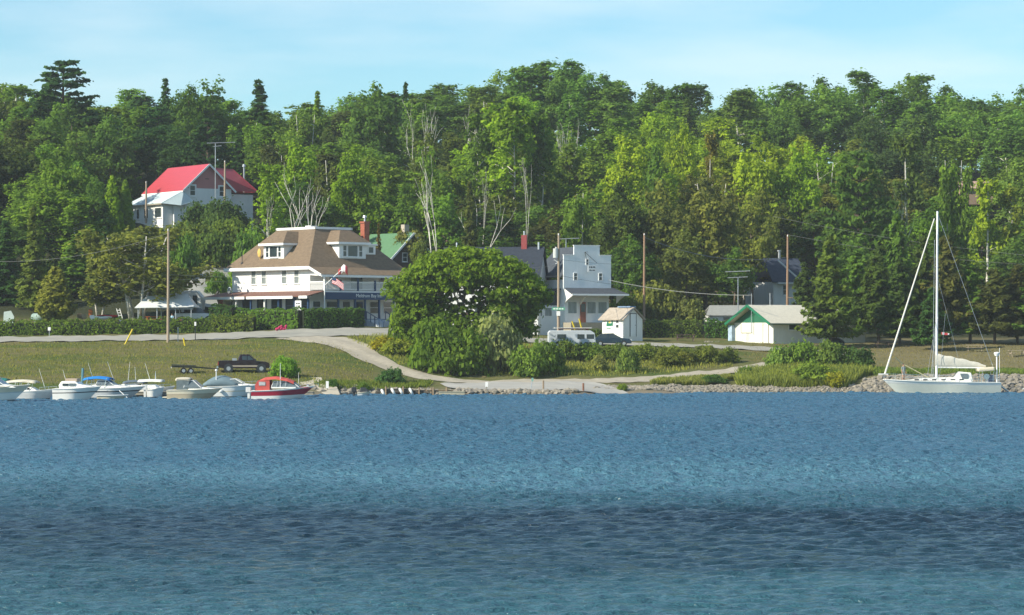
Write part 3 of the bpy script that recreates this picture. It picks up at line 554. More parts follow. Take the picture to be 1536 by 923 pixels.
# ---- red roofed house on the hill
Yh = 432.; s = F / Yh; t = thing('red_roofed_house', 'white farmhouse with a bright red metal roof and pink gable up the hill', 'house', (X(277, Yh), Yh, Z(339, Yh)), R(33)); z6 = lambda py: Z(py, Yh) - Z(340, Yh)
redm = mat('red_metal_roof', (.44, .055, .072), .4, .08, 1, stretch=(6, .3, 1), spec=.4); pink = siding('faded_red_shingle', (.48, .20, .19), .3)
W6 = 7.8; D6 = 13.5; zw6 = z6(283); zr6 = z6(247)
b = MB(); b.box(0, 0, -1, W6, D6, zw6); b.build('wall', white, t)
b = MB(); b.prism([(0, -.01, zw6), (W6, -.01, zw6), (W6/2, -.01, zr6)], (0, .3, 0)); b.build('gable', pink, t)
b = MB(); e = .5; sl = (zr6 - zw6) / (W6 / 2)
for sg_ in (-1, 1): b.prism([(W6/2 + sg_*(W6/2+e), -e, zw6 - e*sl), (W6/2, -e, zr6), (W6/2, D6, zr6), (W6/2 + sg_*(W6/2+e), D6, zw6 - e*sl)], (0, 0, .12))
b.build('roof', redm, t)
b = MB()
for sg_ in (-1, 1): b.beam((W6/2 + sg_*(W6/2+e), -e-.05, zw6 - e*sl), (W6/2, -e-.05, zr6), .09, .26)
b.box(-e-.08, -e, zw6 - e*sl - .2, -e, D6, zw6 - e*sl + .02); b.build('barge_board', trim, t)
for v in (1.3, 6.2): window(t, 'y', v, z6(293.5), z6(279.5), .8, 0, t=.22)
MB().box(3.4, -.06, z6(269), 4.0, -.01, z6(268)).build('gable_vent', darkm, t)
# right wing under a lower red roof
b = MB(); b.box(W6, 2.5, -1, W6 + 5, 9, z6(289)); b.build('side_wing_wall', white, t)
b = MB(); b.prism([(W6/2 + .2, 2.0, zr6 - .3), (W6 + 2.4, 4.0, zr6 - .4), (W6 + 5.6, 4.0, z6(285)), (W6 + 5.6, 1.9, z6(285)), (W6 - .3, 1.9, z6(285))], (0, 0, .1)); b.prism([(W6 + 2.4, 4, zr6 - .4), (W6/2, 9, zr6 - .3), (W6 + 5.6, 9.5, z6(285)), (W6 + 5.6, 4, z6(285))], (0, 0, .1)); b.build('side_wing_roof', redm, t)
MB().tube((W6 + 4.0, 3.5, z6(285)), (W6 + 4.0, 3.5, z6(246)), .14).tube((W6 + 4.0, 3.5, z6(246)), (W6 + 4.0, 3.5, z6(242)), .28, .2).build('stove_pipe', metal, t)
# pale porch roof along the left side
bluem = mat('pale_blue_metal_roof', (.52, .62, .64), .5, .06, 1, stretch=(5, .3, 1))
b = MB(); b.prism([(-.3, -.3, z6(288)), (-.3, 12.0, z6(288)), (-3.6, 13.5, z6(307)), (-3.6, .3, z6(307))], (0, 0, .1)); b.prism([(-3.6, .3, z6(307)), (-.3, -.3, z6(288)), (1.2, -.6, z6(304)), (-1.0, -.8, z6(310))], (0, 0, .08)); b.build('porch_roof', bluem, t)
b = MB(); b.box(-3.2, .8, -1, -.02, 13.0, z6(308)); b.build('porch_wall', white, t)
for u, w in ((2.3, 2.1), (6.4, 1.4), (9.2, .9), (12.0, .8)): window(t, 'x', u, z6(327), z6(313), w, -3.2, bars=0, t=.12)
MB().box(-1.6, .3, -.5, 1.2, .75, z6(309)).build('porch_gable', white, t)
MB().box(-3.7, .3, z6(308.5), -3.62, 13.6, z6(306.5)).build('eave_trim', greywood, t)
# ---- roof glimpsed through the trees at the right
Yh = 470.; t = thing('hillside_cabin', 'cabin with a pinkish brown roof mostly hidden in the woods high on the right', 'cabin', (X(1440, Yh), Yh, Z(292, Yh)), R(8))
b = MB(); b.box(0, 0, -1.6, 6, 5, 1.0); b.build('wall', mat('tan_boards', (.35, .25, .18), .8, .1), t); b = MB(); b.prism([(-.3, -.4, .9), (6.3, -.4, .9), (5.8, 2.5, 2.2), (.4, 2.5, 2.2)], (0, 0, .12)); b.prism([(-.3, 5.4, .9), (6.3, 5.4, .9), (5.8, 2.5, 2.2), (.4, 2.5, 2.2)], (0, 0, .12)); b.build('roof', shingle('pinkish_shingles', (.42, .28, .24)), t)
# ------------------------------------------------------------------ vegetation
def leafmesh(name, c, n, size, tint, aspect=1.5):
    """c: centres (N,3), n: normals (N,3) -> pointed leaf-clump faces"""
    N_ = len(c); n = n / (np.linalg.norm(n, axis=1, keepdims=True) + 1e-9)
    a = np.cross(n, RNG.normal(size=(N_, 3))); a /= (np.linalg.norm(a, axis=1, keepdims=True) + 1e-9); b = np.cross(n, a)
    s = (np.asarray(size) * RNG.uniform(.6, 1.4, N_))[:, None] if np.ndim(size) == 0 else (size * RNG.uniform(.7, 1.3, N_))[:, None]
    V = np.stack([c - a*s*aspect*.5, c - b*s*.5 + a*s*.1, c + a*s*aspect*.5, c + b*s*.5 + a*s*.1], 1).reshape(-1, 3)
    me = bpy.data.meshes.new(name); me.vertices.add(4*N_); me.loops.add(4*N_); me.polygons.add(N_)
    me.vertices.foreach_set('co', V.ravel().astype(np.float32)); me.loops.foreach_set('vertex_index', np.arange(4*N_, dtype=np.int32))
    me.polygons.foreach_set('loop_start', np.arange(0, 4*N_, 4, dtype=np.int32)); me.update(calc_edges=True)
    at = me.attributes.new('tint', 'FLOAT', 'POINT'); at.data.foreach_set('value', np.repeat(tint, 4).astype(np.float32))
    me.materials.append(LEAF); return me
def clumps(cc, rr, per, size, flat=1.0, jit=.8, tintc=None):
    """leaves on the shells of small clumps"""
    K = len(cc); d = RNG.normal(size=(K, per, 3)); d /= np.linalg.norm(d, axis=2, keepdims=True)
    d[:, :, 2] = np.where(d[:, :, 2] < -.3, -d[:, :, 2] * .6, d[:, :, 2])
    r = rr[:, None, None] * np.clip(abs(RNG.normal(.85, .38, (K, per, 1))), .2, 1.9); p = cc[:, None, :] + d * r * np.array([1, 1, flat])
    n = d + jit * RNG.normal(size=d.shape) * .5 + np.array([0, 0, .25])
    t = (tintc if tintc is not None else RNG.uniform(.15, .6, K))[:, None] + RNG.uniform(-.18, .18, (K, per))
    return p.reshape(-1, 3), n.reshape(-1, 3), t.ravel()
def limbmesh(name, segs, m):
    b = MB()
    for p, q, r0, r1 in segs: b.tube(p, q, r0, r1, 5)
    me = bpy.data.meshes.new(name); me.from_pydata(b.v, [], b.f); me.materials.append(m); me.polygons.foreach_set('use_smooth', [True]*len(b.f)); me.update(); return me
def trunk_segs(Ht, tips, r0, lean=.3, forks=1):
    segs = []; pts = []
    for k in range(7):
        f = k / 6; pts.append(Vector((lean * math.sin(f * 2.5), lean * .6 * math.sin(f * 3.7 + 1) - lean * .5, Ht * f)))
    pts[0].z = -.6
    for i in range(6): segs.append((pts[i], pts[i+1], r0 * (1 - i/7), r0 * (1 - (i+1)/7)))
    for tp in tips:
        tp = Vector(tp); zb = max(Ht * .15, min(Ht * .92, tp.z - .55 * math.hypot(tp.x, tp.y) - .3)); k = min(5, int(zb / Ht * 6)); f = zb / Ht * 6 - k; base = pts[k].lerp(pts[k+1], f)
        mid = base.lerp(tp, .5) + Vector((random.uniform(-.3, .3), random.uniform(-.3, .3), .1)); rb = r0 * (1 - zb/Ht) * .55 + .03
        segs += [(base, mid, rb, rb * .65), (mid, tp, rb * .65, .02)]
    return segs
def T_broad(Ht=14, Rr=3.8, z0=.22, lobes=24, per=32, size=.27, topheavy=0, tm=bark, lobr=1.25, sub=8):
    cz = Ht * (z0 + (1 - z0) / 2); hz = Ht * (1 - z0) / 2; L = []
    while len(L) < lobes:
        d = RNG.normal(size=3); d /= np.linalg.norm(d); 
        if d[2] < -.75: continue
        rad = RNG.uniform(.3, .95); p = d * rad * np.array([Rr, Rr, hz]); k = 1 + topheavy * p[2] / hz; p[0] *= k; p[1] *= k; p[2] += cz
        if p[2] > Ht - .6: continue
        L.append(p)
    L = np.array(L + [(0, 0, Ht - 1.1), (0.3, 0, cz)]); cc = []; tt = []
    for p in L:
        lr = lobr * RNG.uniform(.75, 1.3); d = RNG.normal(size=(sub, 3)); d /= np.linalg.norm(d, axis=1, keepdims=True); cc.append(p + d * lr * RNG.uniform(.5, 1.0, (sub, 1)) * np.array([.85, .85, 1.35])); tt.append(np.full(sub, RNG.uniform(.12, .55)) + RNG.uniform(-.08, .08, sub))
    cc = np.concatenate(cc); tt = np.concatenate(tt)
    p, n, t = clumps(cc, RNG.uniform(.45, .8, len(cc)), per, size, 1.3, tintc=tt)
    return leafmesh('crown', p, n, size, t), limbmesh('trunk', trunk_segs(Ht * .88, [tuple(q) for q in L[:10]], .17 + Ht * .008), tm)
def T_aspen(Ht=15, Rr=2.6, z0=.25, tm=birchbark, per=20, size=.25):
    cc = []; tt = []
    for k in range(38):
        f = RNG.uniform(0, 1) ** .8; zc = Ht * (z0 + (1 - z0) * f); r = Rr * (1 - .75 * f ** 1.6) * RNG.uniform(.2, 1); a = RNG.uniform(0, 6.28)
        base = np.array([r * math.cos(a), r * math.sin(a), zc - 1.0]); m = 7; hh = np.linspace(0, 2.2, m)[:, None]
        cc.append(base + hh * np.array([.15 * math.cos(a), .15 * math.sin(a), 1]) + RNG.normal(size=(m, 3)) * .25); tt.append(np.full(m, RNG.uniform(.1, .6)))
    cc = np.concatenate(cc); tt = np.concatenate(tt); cc[:, 2] = np.minimum(cc[:, 2], Ht - .2)
    p, n, t = clumps(cc, RNG.uniform(.3, .6, len(cc)), per, size, 1.3, tintc=tt)
    tips = [tuple(cc[i]) for i in range(0, len(cc), 18)]
    return leafmesh('crown', p, n, size, t), limbmesh('trunk', trunk_segs(Ht * .93, tips, .15, .4), tm)
def T_spruce(Ht=13, Rr=2.6, z0=.08, whorls=30, droop=.35, size=.3, ragged=.25, per=4, tm=bark, power=1.0):
    p = []; n = []; t = []; segs = trunk_segs(Ht * .98, [], .16 + Ht * .004, .06)
    for k in range(whorls):
        f = (k + RNG.uniform(-.3, .3)) / whorls; f = min(max(f, 0), .99); zc = Ht * (z0 + (1 - z0) * f); nb = int(9 - 4 * f)
        for j in range(nb):
            a = RNG.uniform(0, 6.28); Lb = (Rr * (1 - f) ** power + .12) * RNG.uniform(1 - ragged * 1.6, 1.1); m = max(3, int(Lb / .17)); u = np.linspace(.12, 1, m)
            ca, sa = math.cos(a), math.sin(a); x = ca * Lb * u; y = sa * Lb * u; zz_ = zc - droop * Lb * u + .28 * Lb * u ** 3
            tb = RNG.uniform(.15, .5)
            for q in range(per):
                sp = .22 * (1.2 - u) * Lb * .5 + .1; off = RNG.normal(size=m) * sp
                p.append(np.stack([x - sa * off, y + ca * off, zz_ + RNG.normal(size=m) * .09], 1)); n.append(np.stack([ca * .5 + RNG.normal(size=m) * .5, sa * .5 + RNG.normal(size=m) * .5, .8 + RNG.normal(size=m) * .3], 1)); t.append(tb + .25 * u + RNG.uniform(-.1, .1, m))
            if j % 2 == 0: segs.append((Vector((0, 0, zc)), Vector((x[-1] * .8, y[-1] * .8, zz_[-1])), .035, .01))
    return leafmesh('crown', np.concatenate(p), np.concatenate(n), size, np.concatenate(t), 1.9), limbmesh('trunk', segs, tm)
def T_pine(Ht=18, Rr=4.2, z0=.2):
    cc = []; tt = []; segs = trunk_segs(Ht * .99, [], .32, .15)
    for k in range(17):
        f = k / 17; zc = Ht * (z0 + (1 - z0) * f); nb = 5
        for j in range(nb):
            a = RNG.uniform(0, 6.28); Lb = Rr * (1 - f) ** .75 * RNG.uniform(.55, 1.1) + .5; e = Vector((math.cos(a) * Lb, math.sin(a) * Lb, zc + Lb * .28)); segs.append((Vector((0, 0, zc - .2)), e, .07, .02))
            m = max(2, int(Lb / .55)); 
            for q in range(m):
                u = .35 + .65 * (q + 1) / m; cc.append((e.x * u, e.y * u, zc + Lb * .28 * u ** 1.5 + RNG.uniform(-.1, .2))); tt.append(RNG.uniform(.1, .5))
    cc = np.array(cc); p, n, t = clumps(cc, RNG.uniform(.4, .65, len(cc)), 16, .3, .42, tintc=np.array(tt)); return leafmesh('crown', p, n, .32, t, 2.0), limbmesh('trunk', segs, bark)
def T_birch(Ht=11, Rr=4.5, stems=3, hang=True, open_=False):
    cc = []; tt = []; segs = []
    for s in range(stems):
        a = s * 6.28 / stems + .4; tip = Vector((math.cos(a) * Rr * .45, math.sin(a) * Rr * .3, Ht * .9)); b0 = Vector((math.cos(a) * .35, math.sin(a) * .3, -.5)); mid = b0.lerp(tip, .45) + Vector((random.uniform(-.3, .3), 0, 0)); tr = .6 if open_ else 1; segs += [(b0, mid, .2*tr, .13*tr), (mid, tip, .13*tr, .03)]
        for k in range(9):
            f = RNG.uniform(.35, 1); o = b0.lerp(mid, f / .45) if f < .45 else mid.lerp(tip, (f - .45) / .55); aa = RNG.uniform(0, 6.28); Lb = Rr * (1.15 - f * .6) * RNG.uniform(.5, .95); e = o + Vector((math.cos(aa) * Lb, math.sin(aa) * Lb, Lb * (.7 if open_ else .35))); segs.append((o, e, .04, .01))
            for q in range(6):
                u = .35 + .13 * q; c = o.lerp(e, u)
                for hq in range(4 if hang else 2): cc.append((c.x + RNG.uniform(-.3, .3), c.y + RNG.uniform(-.3, .3), max(c.z - hq * .5 + RNG.uniform(-.2, .2), Ht * .18))); tt.append(RNG.uniform(.1, .55))
    cc = np.array(cc); tt = np.array(tt); kp = ~((abs(cc[:, 0]) < 1.6) & (cc[:, 1] < .6) & (cc[:, 2] < Ht * .80) & (RNG.uniform(size=len(cc)) < .85)) if open_ else cc[:, 2] > 0; cc = cc[kp]; tt = tt[kp]; cc[:, 2] = np.minimum(cc[:, 2], Ht - .3); p, n, t = clumps(cc, RNG.uniform(.35, .65, len(cc)), 17, .24, 1.3, tintc=np.array(tt)); return leafmesh('crown', p, n, .24, t, 1.8), limbmesh('trunk', segs, birchbark)
def T_dead(Ht=9, stems=2, seed=1, spread=.35):
    rr = random.Random(seed); segs = []
    def grow(p, d, L, r, dep):
        q = p + d * L; segs.append((p, q, r, r * .7))
        if dep == 0: return
        for k in range(2 if dep > 1 else 1):
            nd = (d + Vector((rr.uniform(-1, 1), rr.uniform(-1, 1), rr.uniform(0, .5))) * (.38 if dep > 2 else .6)).normalized(); grow(q, nd, L * rr.uniform(.6, .85), r * .62, dep - 1)
    for s in range(stems):
        a = rr.uniform(0, 6.28); d = Vector((math.cos(a) * spread, math.sin(a) * spread, 1)).normalized(); grow(Vector((rr.uniform(-.3, .3), rr.uniform(-.3, .3), -.3)), d, Ht * .36, .10, 4)
    return limbmesh('trunk', segs, birchbark)
def T_bush(per=26, K=90, size=.17, flat=.9):
    """unit bush: radius 1, height 1"""
    d = RNG.normal(size=(K, 3)); d /= np.linalg.norm(d, axis=1, keepdims=True); d[:, 2] = abs(d[:, 2]); r = RNG.uniform(.45, .9, (K, 1)); cc = d * r * np.array([1, 1, .9]); cc[:, 2] = np.maximum(cc[:, 2], .05)
    p, n, t = clumps(cc, RNG.uniform(.14, .26, K), per, size, 1); p[:, 2] = np.maximum(p[:, 2], -.05); segs = [(Vector((0, 0, -.1)), Vector((c[0]*.9, c[1]*.9, c[2]*.9)), .02, .006) for c in cc[:14]]
    return leafmesh('foliage', p, n, size * .62, t), limbmesh('stems', segs, bark)
KINDS = {}
KINDS['broad'] = [T_broad(14, 3.9), T_broad(13, 4.3, .15, 26), T_broad(15, 3.6, .2, 23, topheavy=.1), T_broad(12.5, 4.0, .12, 24), T_broad(16, 4.1, .22, 26)]
KINDS['aspen'] = [T_aspen(), T_aspen(16, 2.7, .3), T_aspen(14, 2.2, .25), T_aspen(15, 2.9, .2)]
KINDS['spruce'] = [T_spruce(), T_spruce(13, 2.2, .05, 32, .4), T_spruce(13, 3.0, .1, 28, .3, ragged=.35)]
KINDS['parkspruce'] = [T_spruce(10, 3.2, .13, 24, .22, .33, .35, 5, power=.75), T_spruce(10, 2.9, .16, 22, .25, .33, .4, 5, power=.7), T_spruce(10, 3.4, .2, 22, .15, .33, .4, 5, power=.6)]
KINDS['cedar'] = [T_spruce(8, 2.3, .01, 34, -.55, .26, .12, 6, power=.7)]
KINDS['pine'] = [T_pine(), T_pine(16, 4.6, .25)]
KINDS['birch'] = [T_birch(), T_birch(12, 3.4, 2), T_birch(13, 2.6, 1, False), T_birch(11, 4.5, 4, open_=True)]
KH = {k: [max(v.co.z for v in m[0].vertices) for m in L] for k, L in KINDS.items()}
KR = {'broad': 4.3, 'aspen': 2.7, 'spruce': 2.6, 'parkspruce': 3.2, 'cedar': 2.3, 'pine': 4.4, 'birch': 4.0}
NAME = {'broad': 'leafy_tree', 'aspen': 'poplar_tree', 'spruce': 'spruce_tree', 'parkspruce': 'spruce_tree', 'cedar': 'cedar_tree', 'pine': 'pine_tree', 'birch': 'birch_tree'}
TN = [0]
def tree(kind, px, py_top, Y, col, label, width=None, group=None, var=None, zb=None, rz=None, cat='tree', rec=None):
    x = X(px, Y); z0 = h(x, Y) if zb is None else zb; top = Z(py_top, Y); i = TN[0] if var is None else var; TN[0] += 1
    L = KINDS[kind]; i %= len(L); cm, tm_ = L[i]; sz = (top - z0) / KH[kind][i]; sx = (sz if width is None else width * Y / F / 2 / KR[kind]) * (1.5 if kind == 'birch' and i == 2 else 1)
    t = thing(NAME[kind], label, cat, (x, Y, z0), random.uniform(0, 6.28) if rz is None else rz, group, (sx, sx, sz))
    for nm, me in (('crown', cm), ('trunk', tm_)):
        o = bpy.data.objects.new(nm, me); COL.objects.link(o); o.parent = t; o.color = (*col, 1)
    return t
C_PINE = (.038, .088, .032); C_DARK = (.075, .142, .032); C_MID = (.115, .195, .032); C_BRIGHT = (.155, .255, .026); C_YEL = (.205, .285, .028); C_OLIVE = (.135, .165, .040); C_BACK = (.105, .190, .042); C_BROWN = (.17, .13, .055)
# ---- trees one can single out
tree('pine', 97, 90, 478, C_PINE, 'tall ragged white pine breaking the skyline at the far left', 150, var=0)
tree('pine', 70, 195, 440, (.08, .14, .03), 'sunlit light green pine just below the tall skyline pine', 90, var=1)
tree('spruce', 248, 116, 500, C_PINE, 'thin spruce tip on the skyline above the red roof', 60)
tree('broad', 320, 112, 485, C_DARK, 'big dark tree on the skyline right behind the red-roofed house', 112, var=0)
tree('broad', 285, 122, 478, C_DARK, 'dark crown left of the big skyline tree behind the red roof', 70, var=2)
tree('spruce', 388, 118, 495, C_PINE, 'dark spruce on the skyline just right of the big dark tree', 88)
tree('spruce', 476, 135, 500, C_MID, 'small pointed fir tip on the skyline above the brown hipped roof', 50)
tree('spruce', 608, 122, 500, C_PINE, 'narrow dark spire on the skyline at the foot of the rising ridge', 46)
tree('broad', 560, 120, 480, C_DARK, 'dark round-topped tree on the skyline left of the narrow spire', 110)
tree('birch', 205, 330, 357, (.15, .175, .045), 'large drooping birch with white forked trunks beside the left utility pole', 185, var=3, rz=0)
tree('birch', 150, 385, 361, (.13, .16, .045), 'smaller drooping birch left of the large forked birch', 90, var=1)
tree('cedar', 83, 398, 354.5, (.15, .17, .045), 'cone-shaped olive cedar behind the long hedge', 60, var=0)
tree('spruce', 50, 308, 368, (.10, .14, .04), 'tall narrow spruce behind the cone-shaped cedar at left', 70, var=1)
tree('spruce', 8, 330, 372, C_PINE, 'dark spruce at the left edge of the picture behind the hedge', 75)
tree('spruce', 112, 350, 376, C_DARK, 'dark spruce between the cone-shaped cedar and the drooping birch', 70)
tree('broad', 30, 200, 415, (.06, .09, .03), 'broad olive tree on the left slope under the skyline pine', 130)
tree('broad', 95, 215, 402, C_MID, 'round mid-green tree on the slope below the sunlit pine', 110)
tree('broad', 60, 270, 392, C_MID, 'leafy tree low on the left slope above the tall narrow spruce', 120)
tree('broad', 140, 262, 398, C_DARK, 'dark leafy tree left of the pale porch roof', 75)
tree('spruce', 155, 300, 390, C_PINE, 'deep green spruce standing left of the white farmhouse', 60)
tree('cedar', 168, 262, 418, C_BRIGHT, 'light green young tree at the left end of the red-roofed house', 34)
tree('cedar', 188, 268, 420, C_MID, 'small green tree touching the left end of the red roof', 28)
tree('broad', 440, 205, 415, C_BRIGHT, 'bright green maple behind the dead white birches', 95)
tree('aspen', 405, 238, 396, C_BRIGHT, 'light green poplar right of the red-roofed house', 62)
tree('broad', 530, 205, 410, C_BRIGHT, 'yellow-green maple above the brown hipped roof', 95)
tree('broad', 570, 262, 418, C_MID, 'leafy tree above the red brick chimney', 80)
tree('spruce', 568, 333, 378, (.10, .085, .035), 'small brownish spruce beside the red brick chimney', 26, var=0)
tree('aspen', 765, 145, 425, C_BRIGHT, 'tall bright poplar in the centre of the woods', 95, var=1)
tree('aspen', 720, 160, 428, (.09, .16, .03), 'tall bright poplar left of the central one', 75, var=0)
tree('aspen', 810, 165, 428, (.085, .15, .03), 'tall bright poplar right of the central one', 75, var=2)
tree('broad', 640, 210, 410, C_MID, 'green leafy tree behind the bare birch above the green roof', 95)
tree('spruce', 705, 270, 392, (.06, .08, .028), 'olive spruce standing above the round willow', 55)
tree('broad', 1060, 255, 388, (.14, .16, .045), 'broad olive-brown tree rising behind the wooden pole right of the store', 125, var=1)
tree('broad', 990, 265, 386, (.125, .15, .042), 'olive tree between the store and the wooden pole', 110, var=3)
tree('broad', 1130, 285, 386, C_OLIVE, 'olive brown tree above the grey-roofed shed', 95, var=0)
tree('broad', 930, 265, 384, (.07, .105, .03), 'green tree rising right behind the false front of the store', 105, var=1)
tree('broad', 1030, 340, 378, (.11, .14, .04), 'low olive tree under the sagging wire', 110, var=3)
tree('broad', 1100, 365, 376, C_DARK, 'dark low tree under the right end of the sagging wire', 85, var=0)
tree('broad', 950, 350, 374, C_DARK, 'dark leafy tree low behind the wooden pole', 90)
tree('birch', 870, 290, 388, C_MID, 'thin-leaved birch above the roof of the store', 90, var=1)
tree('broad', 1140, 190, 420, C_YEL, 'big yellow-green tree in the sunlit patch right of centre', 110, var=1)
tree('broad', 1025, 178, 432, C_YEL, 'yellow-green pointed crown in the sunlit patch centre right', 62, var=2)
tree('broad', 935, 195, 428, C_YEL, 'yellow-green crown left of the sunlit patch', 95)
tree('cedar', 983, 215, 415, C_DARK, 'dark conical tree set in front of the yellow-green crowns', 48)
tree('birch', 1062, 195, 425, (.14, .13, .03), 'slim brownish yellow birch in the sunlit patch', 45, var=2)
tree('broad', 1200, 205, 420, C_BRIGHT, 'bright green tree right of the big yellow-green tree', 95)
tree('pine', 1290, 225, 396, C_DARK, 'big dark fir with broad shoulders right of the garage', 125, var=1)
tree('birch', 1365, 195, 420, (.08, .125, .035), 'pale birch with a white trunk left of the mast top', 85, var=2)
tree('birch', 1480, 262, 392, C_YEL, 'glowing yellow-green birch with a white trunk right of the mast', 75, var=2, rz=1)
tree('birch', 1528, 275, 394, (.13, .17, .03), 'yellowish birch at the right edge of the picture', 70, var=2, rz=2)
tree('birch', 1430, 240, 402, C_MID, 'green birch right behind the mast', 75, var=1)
spl = [(1246, 350, 341.5, 92, (.075, .115, .03), 'light green spruce overhanging the right end of the long garage'), (1285, 372, 352, 80, C_DARK, 'spruce right of the long garage'), (1318, 365, 350, 85, (.05, .085, .026), 'spruce behind the picnic table at the forestay'),
 (1350, 385, 345, 80, (.045, .08, .026), 'dense spruce crossed by the furled forestay'), (1384, 352, 352, 74, (.05, .08, .026), 'tall spruce left of the mast'), (1420, 350, 350, 84, (.075, .085, .032), 'tall brownish-tipped spruce right of the mast'),
 (1398, 430, 338, 70, C_PINE, 'low dark spruce just behind the mast'), (1455, 395, 350, 90, C_DARK, 'wide spruce above the furled mainsail'), (1492, 400, 347, 85, (.06, .075, .03), 'olive spruce above the radar pole'), (1526, 395, 349, 80, (.06, .07, .03), 'olive spruce at the right edge of the field'),
 (1262, 400, 360, 70, C_DARK, 'small spruce in the gap behind the end of the garage'), (1556, 405, 346, 85, C_DARK, 'spruce cut by the right edge of the picture'), (1345, 318, 366, 74, C_DARK, 'pointed dark spruce standing tall left of the mast'), (1205, 392, 366, 60, (.045, .075, .028), 'dark spruce left of the light green one by the garage')]
for i, (a, b_, c_, w_, cc_, lb) in enumerate(spl): tree('parkspruce', a, b_, c_, cc_, lb, w_, 'park spruces', var=i)
# ---- bare and dead trees
def bare(px, py_top, Y, label, seed, stems=2, spread=.3, width=1, py_base=None):
    me = T_dead(9, stems, seed, spread); x = X(px, Y); z0 = h(x, Y); mz = max(v.co.z for v in me.vertices); s = (Z(py_top, Y) - z0) / mz
    t = thing('dead_birch', label, 'dead tree', (x, Y, z0), 0, 'bare white birches', (s * width, s * width, s)); o = bpy.data.objects.new('trunk', me); COL.objects.link(o); o.parent = t
bare(432, 262, 385, 'bare white birch forking above the inn roof', 3, 1, .4, .8); bare(470, 245, 384, 'bare white birch with upright branches above the platform of the inn roof', 5, 2, .16, .6)
bare(398, 290, 382, 'single leaning white trunk at the left end of the inn roof', 8, 1, .1, .35); bare(655, 226, 392, 'tall bare forked birch above the green roof', 11, 2, .2, .5); bare(690, 290, 390, 'bare grey-white tree leaning right above the willow', 14, 1, .5, .8)
bare(628, 150, 466, 'fan of bare white branches high in the woods left of centre', 21, 3, .3, .5); bare(690, 160, 470, 'small bare snag above the central poplars', 23, 2, .5, .5); bare(853, 178, 466, 'bare white snag in the upper woods right of the central poplars', 27, 2, .3, .5)
bare(1345, 285, 398, 'bare white branches left of the mast top', 32, 2, .3, .45); bare(790, 235, 400, 'thin pale trunk rising above the willow', 35, 1, .06, .3); bare(725, 250, 398, 'thin pale trunk left above the willow', 37, 1, .12, .3)
# ---- hillside woods: one tree at a time, row behind row
PROT = [(186, 205, 380, 338, 432), (560, 330, 650, 395, 394), (1120, 385, 1215, 470, 392), (1060, 455, 1130, 480, 372), (280, 385, 345, 432, 415), (1462, 276, 1470, 284, 470), (600, 330, 900, 480, 360), (180, 330, 380, 345, 430)]
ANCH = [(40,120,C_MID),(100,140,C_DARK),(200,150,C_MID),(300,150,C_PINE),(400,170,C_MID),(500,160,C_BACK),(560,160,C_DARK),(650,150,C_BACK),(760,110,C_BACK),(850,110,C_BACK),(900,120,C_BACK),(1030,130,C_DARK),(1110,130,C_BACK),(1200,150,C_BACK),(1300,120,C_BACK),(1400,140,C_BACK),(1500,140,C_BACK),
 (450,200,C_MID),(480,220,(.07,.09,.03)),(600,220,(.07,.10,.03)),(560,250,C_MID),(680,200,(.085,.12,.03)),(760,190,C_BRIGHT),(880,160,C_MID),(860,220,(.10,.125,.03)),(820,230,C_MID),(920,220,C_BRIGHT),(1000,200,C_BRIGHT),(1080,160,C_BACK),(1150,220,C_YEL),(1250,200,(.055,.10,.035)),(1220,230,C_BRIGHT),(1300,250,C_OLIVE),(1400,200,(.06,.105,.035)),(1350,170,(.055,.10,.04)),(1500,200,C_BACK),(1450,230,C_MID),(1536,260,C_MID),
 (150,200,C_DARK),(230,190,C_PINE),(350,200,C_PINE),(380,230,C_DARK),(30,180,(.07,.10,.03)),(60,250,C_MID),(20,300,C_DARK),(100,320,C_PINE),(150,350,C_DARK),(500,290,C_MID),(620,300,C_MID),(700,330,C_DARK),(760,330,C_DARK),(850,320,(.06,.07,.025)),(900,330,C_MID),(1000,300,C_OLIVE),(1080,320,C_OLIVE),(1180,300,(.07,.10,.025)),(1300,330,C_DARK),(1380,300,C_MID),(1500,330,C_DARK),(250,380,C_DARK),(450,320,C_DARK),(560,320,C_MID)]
AN = np.array([(a[0], a[1]) for a in ANCH], float)
def field(px, py):
    d = np.hypot(AN[:, 0] - px - RNG.normal() * 22, (AN[:, 1] - py - RNG.normal() * 14) * 1.3); return ANCH[int(np.argmin(d))][2]
SKY = [(-300,125),(0,113),(60,122),(140,138),(200,137),(260,135),(340,130),(420,152),(480,150),(520,140),(600,128),(640,122),(690,108),(740,94),(800,84),(850,86),(905,92),(930,118),(960,118),(1030,112),(1080,118),(1110,115),(1180,125),(1210,122),(1250,108),(1290,98),(1330,104),(1380,103),(1425,118),(1450,128),(1500,118),(1540,122),(1900,125)]
def skyline(px): return float(np.interp(px, [s[0] for s in SKY], [s[1] for s in SKY]))
def zone(px, py):
    a = 'left' if px < 380 else 'above the inn' if px < 620 else 'in the centre' if px < 900 else 'right of centre' if px < 1200 else 'at the right'
    b_ = 'on the skyline' if py < skyline(px) + 22 else 'high in the woods' if py < 185 else 'half way up the woods' if py < 250 else 'at the foot of the woods'
    return b_ + ', ' + (a if ' ' in a else 'to the left')
CN = {C_PINE: 'very dark green', C_DARK: 'dark green', C_MID: 'mid green', C_BRIGHT: 'bright green', C_YEL: 'yellow-green', C_OLIVE: 'olive', C_BACK: 'bluish green'}
rows = [(556, 7.6), (546, 8.2), (533, 8), (520, 8), (507, 8.4), (494, 8.4), (481, 8.4), (468, 8.2), (456, 8), (444, 7.8), (432, 7.6), (420, 7.6), (408, 7.4), (397, 7.2), (387, 7.0)]
cnt = 0
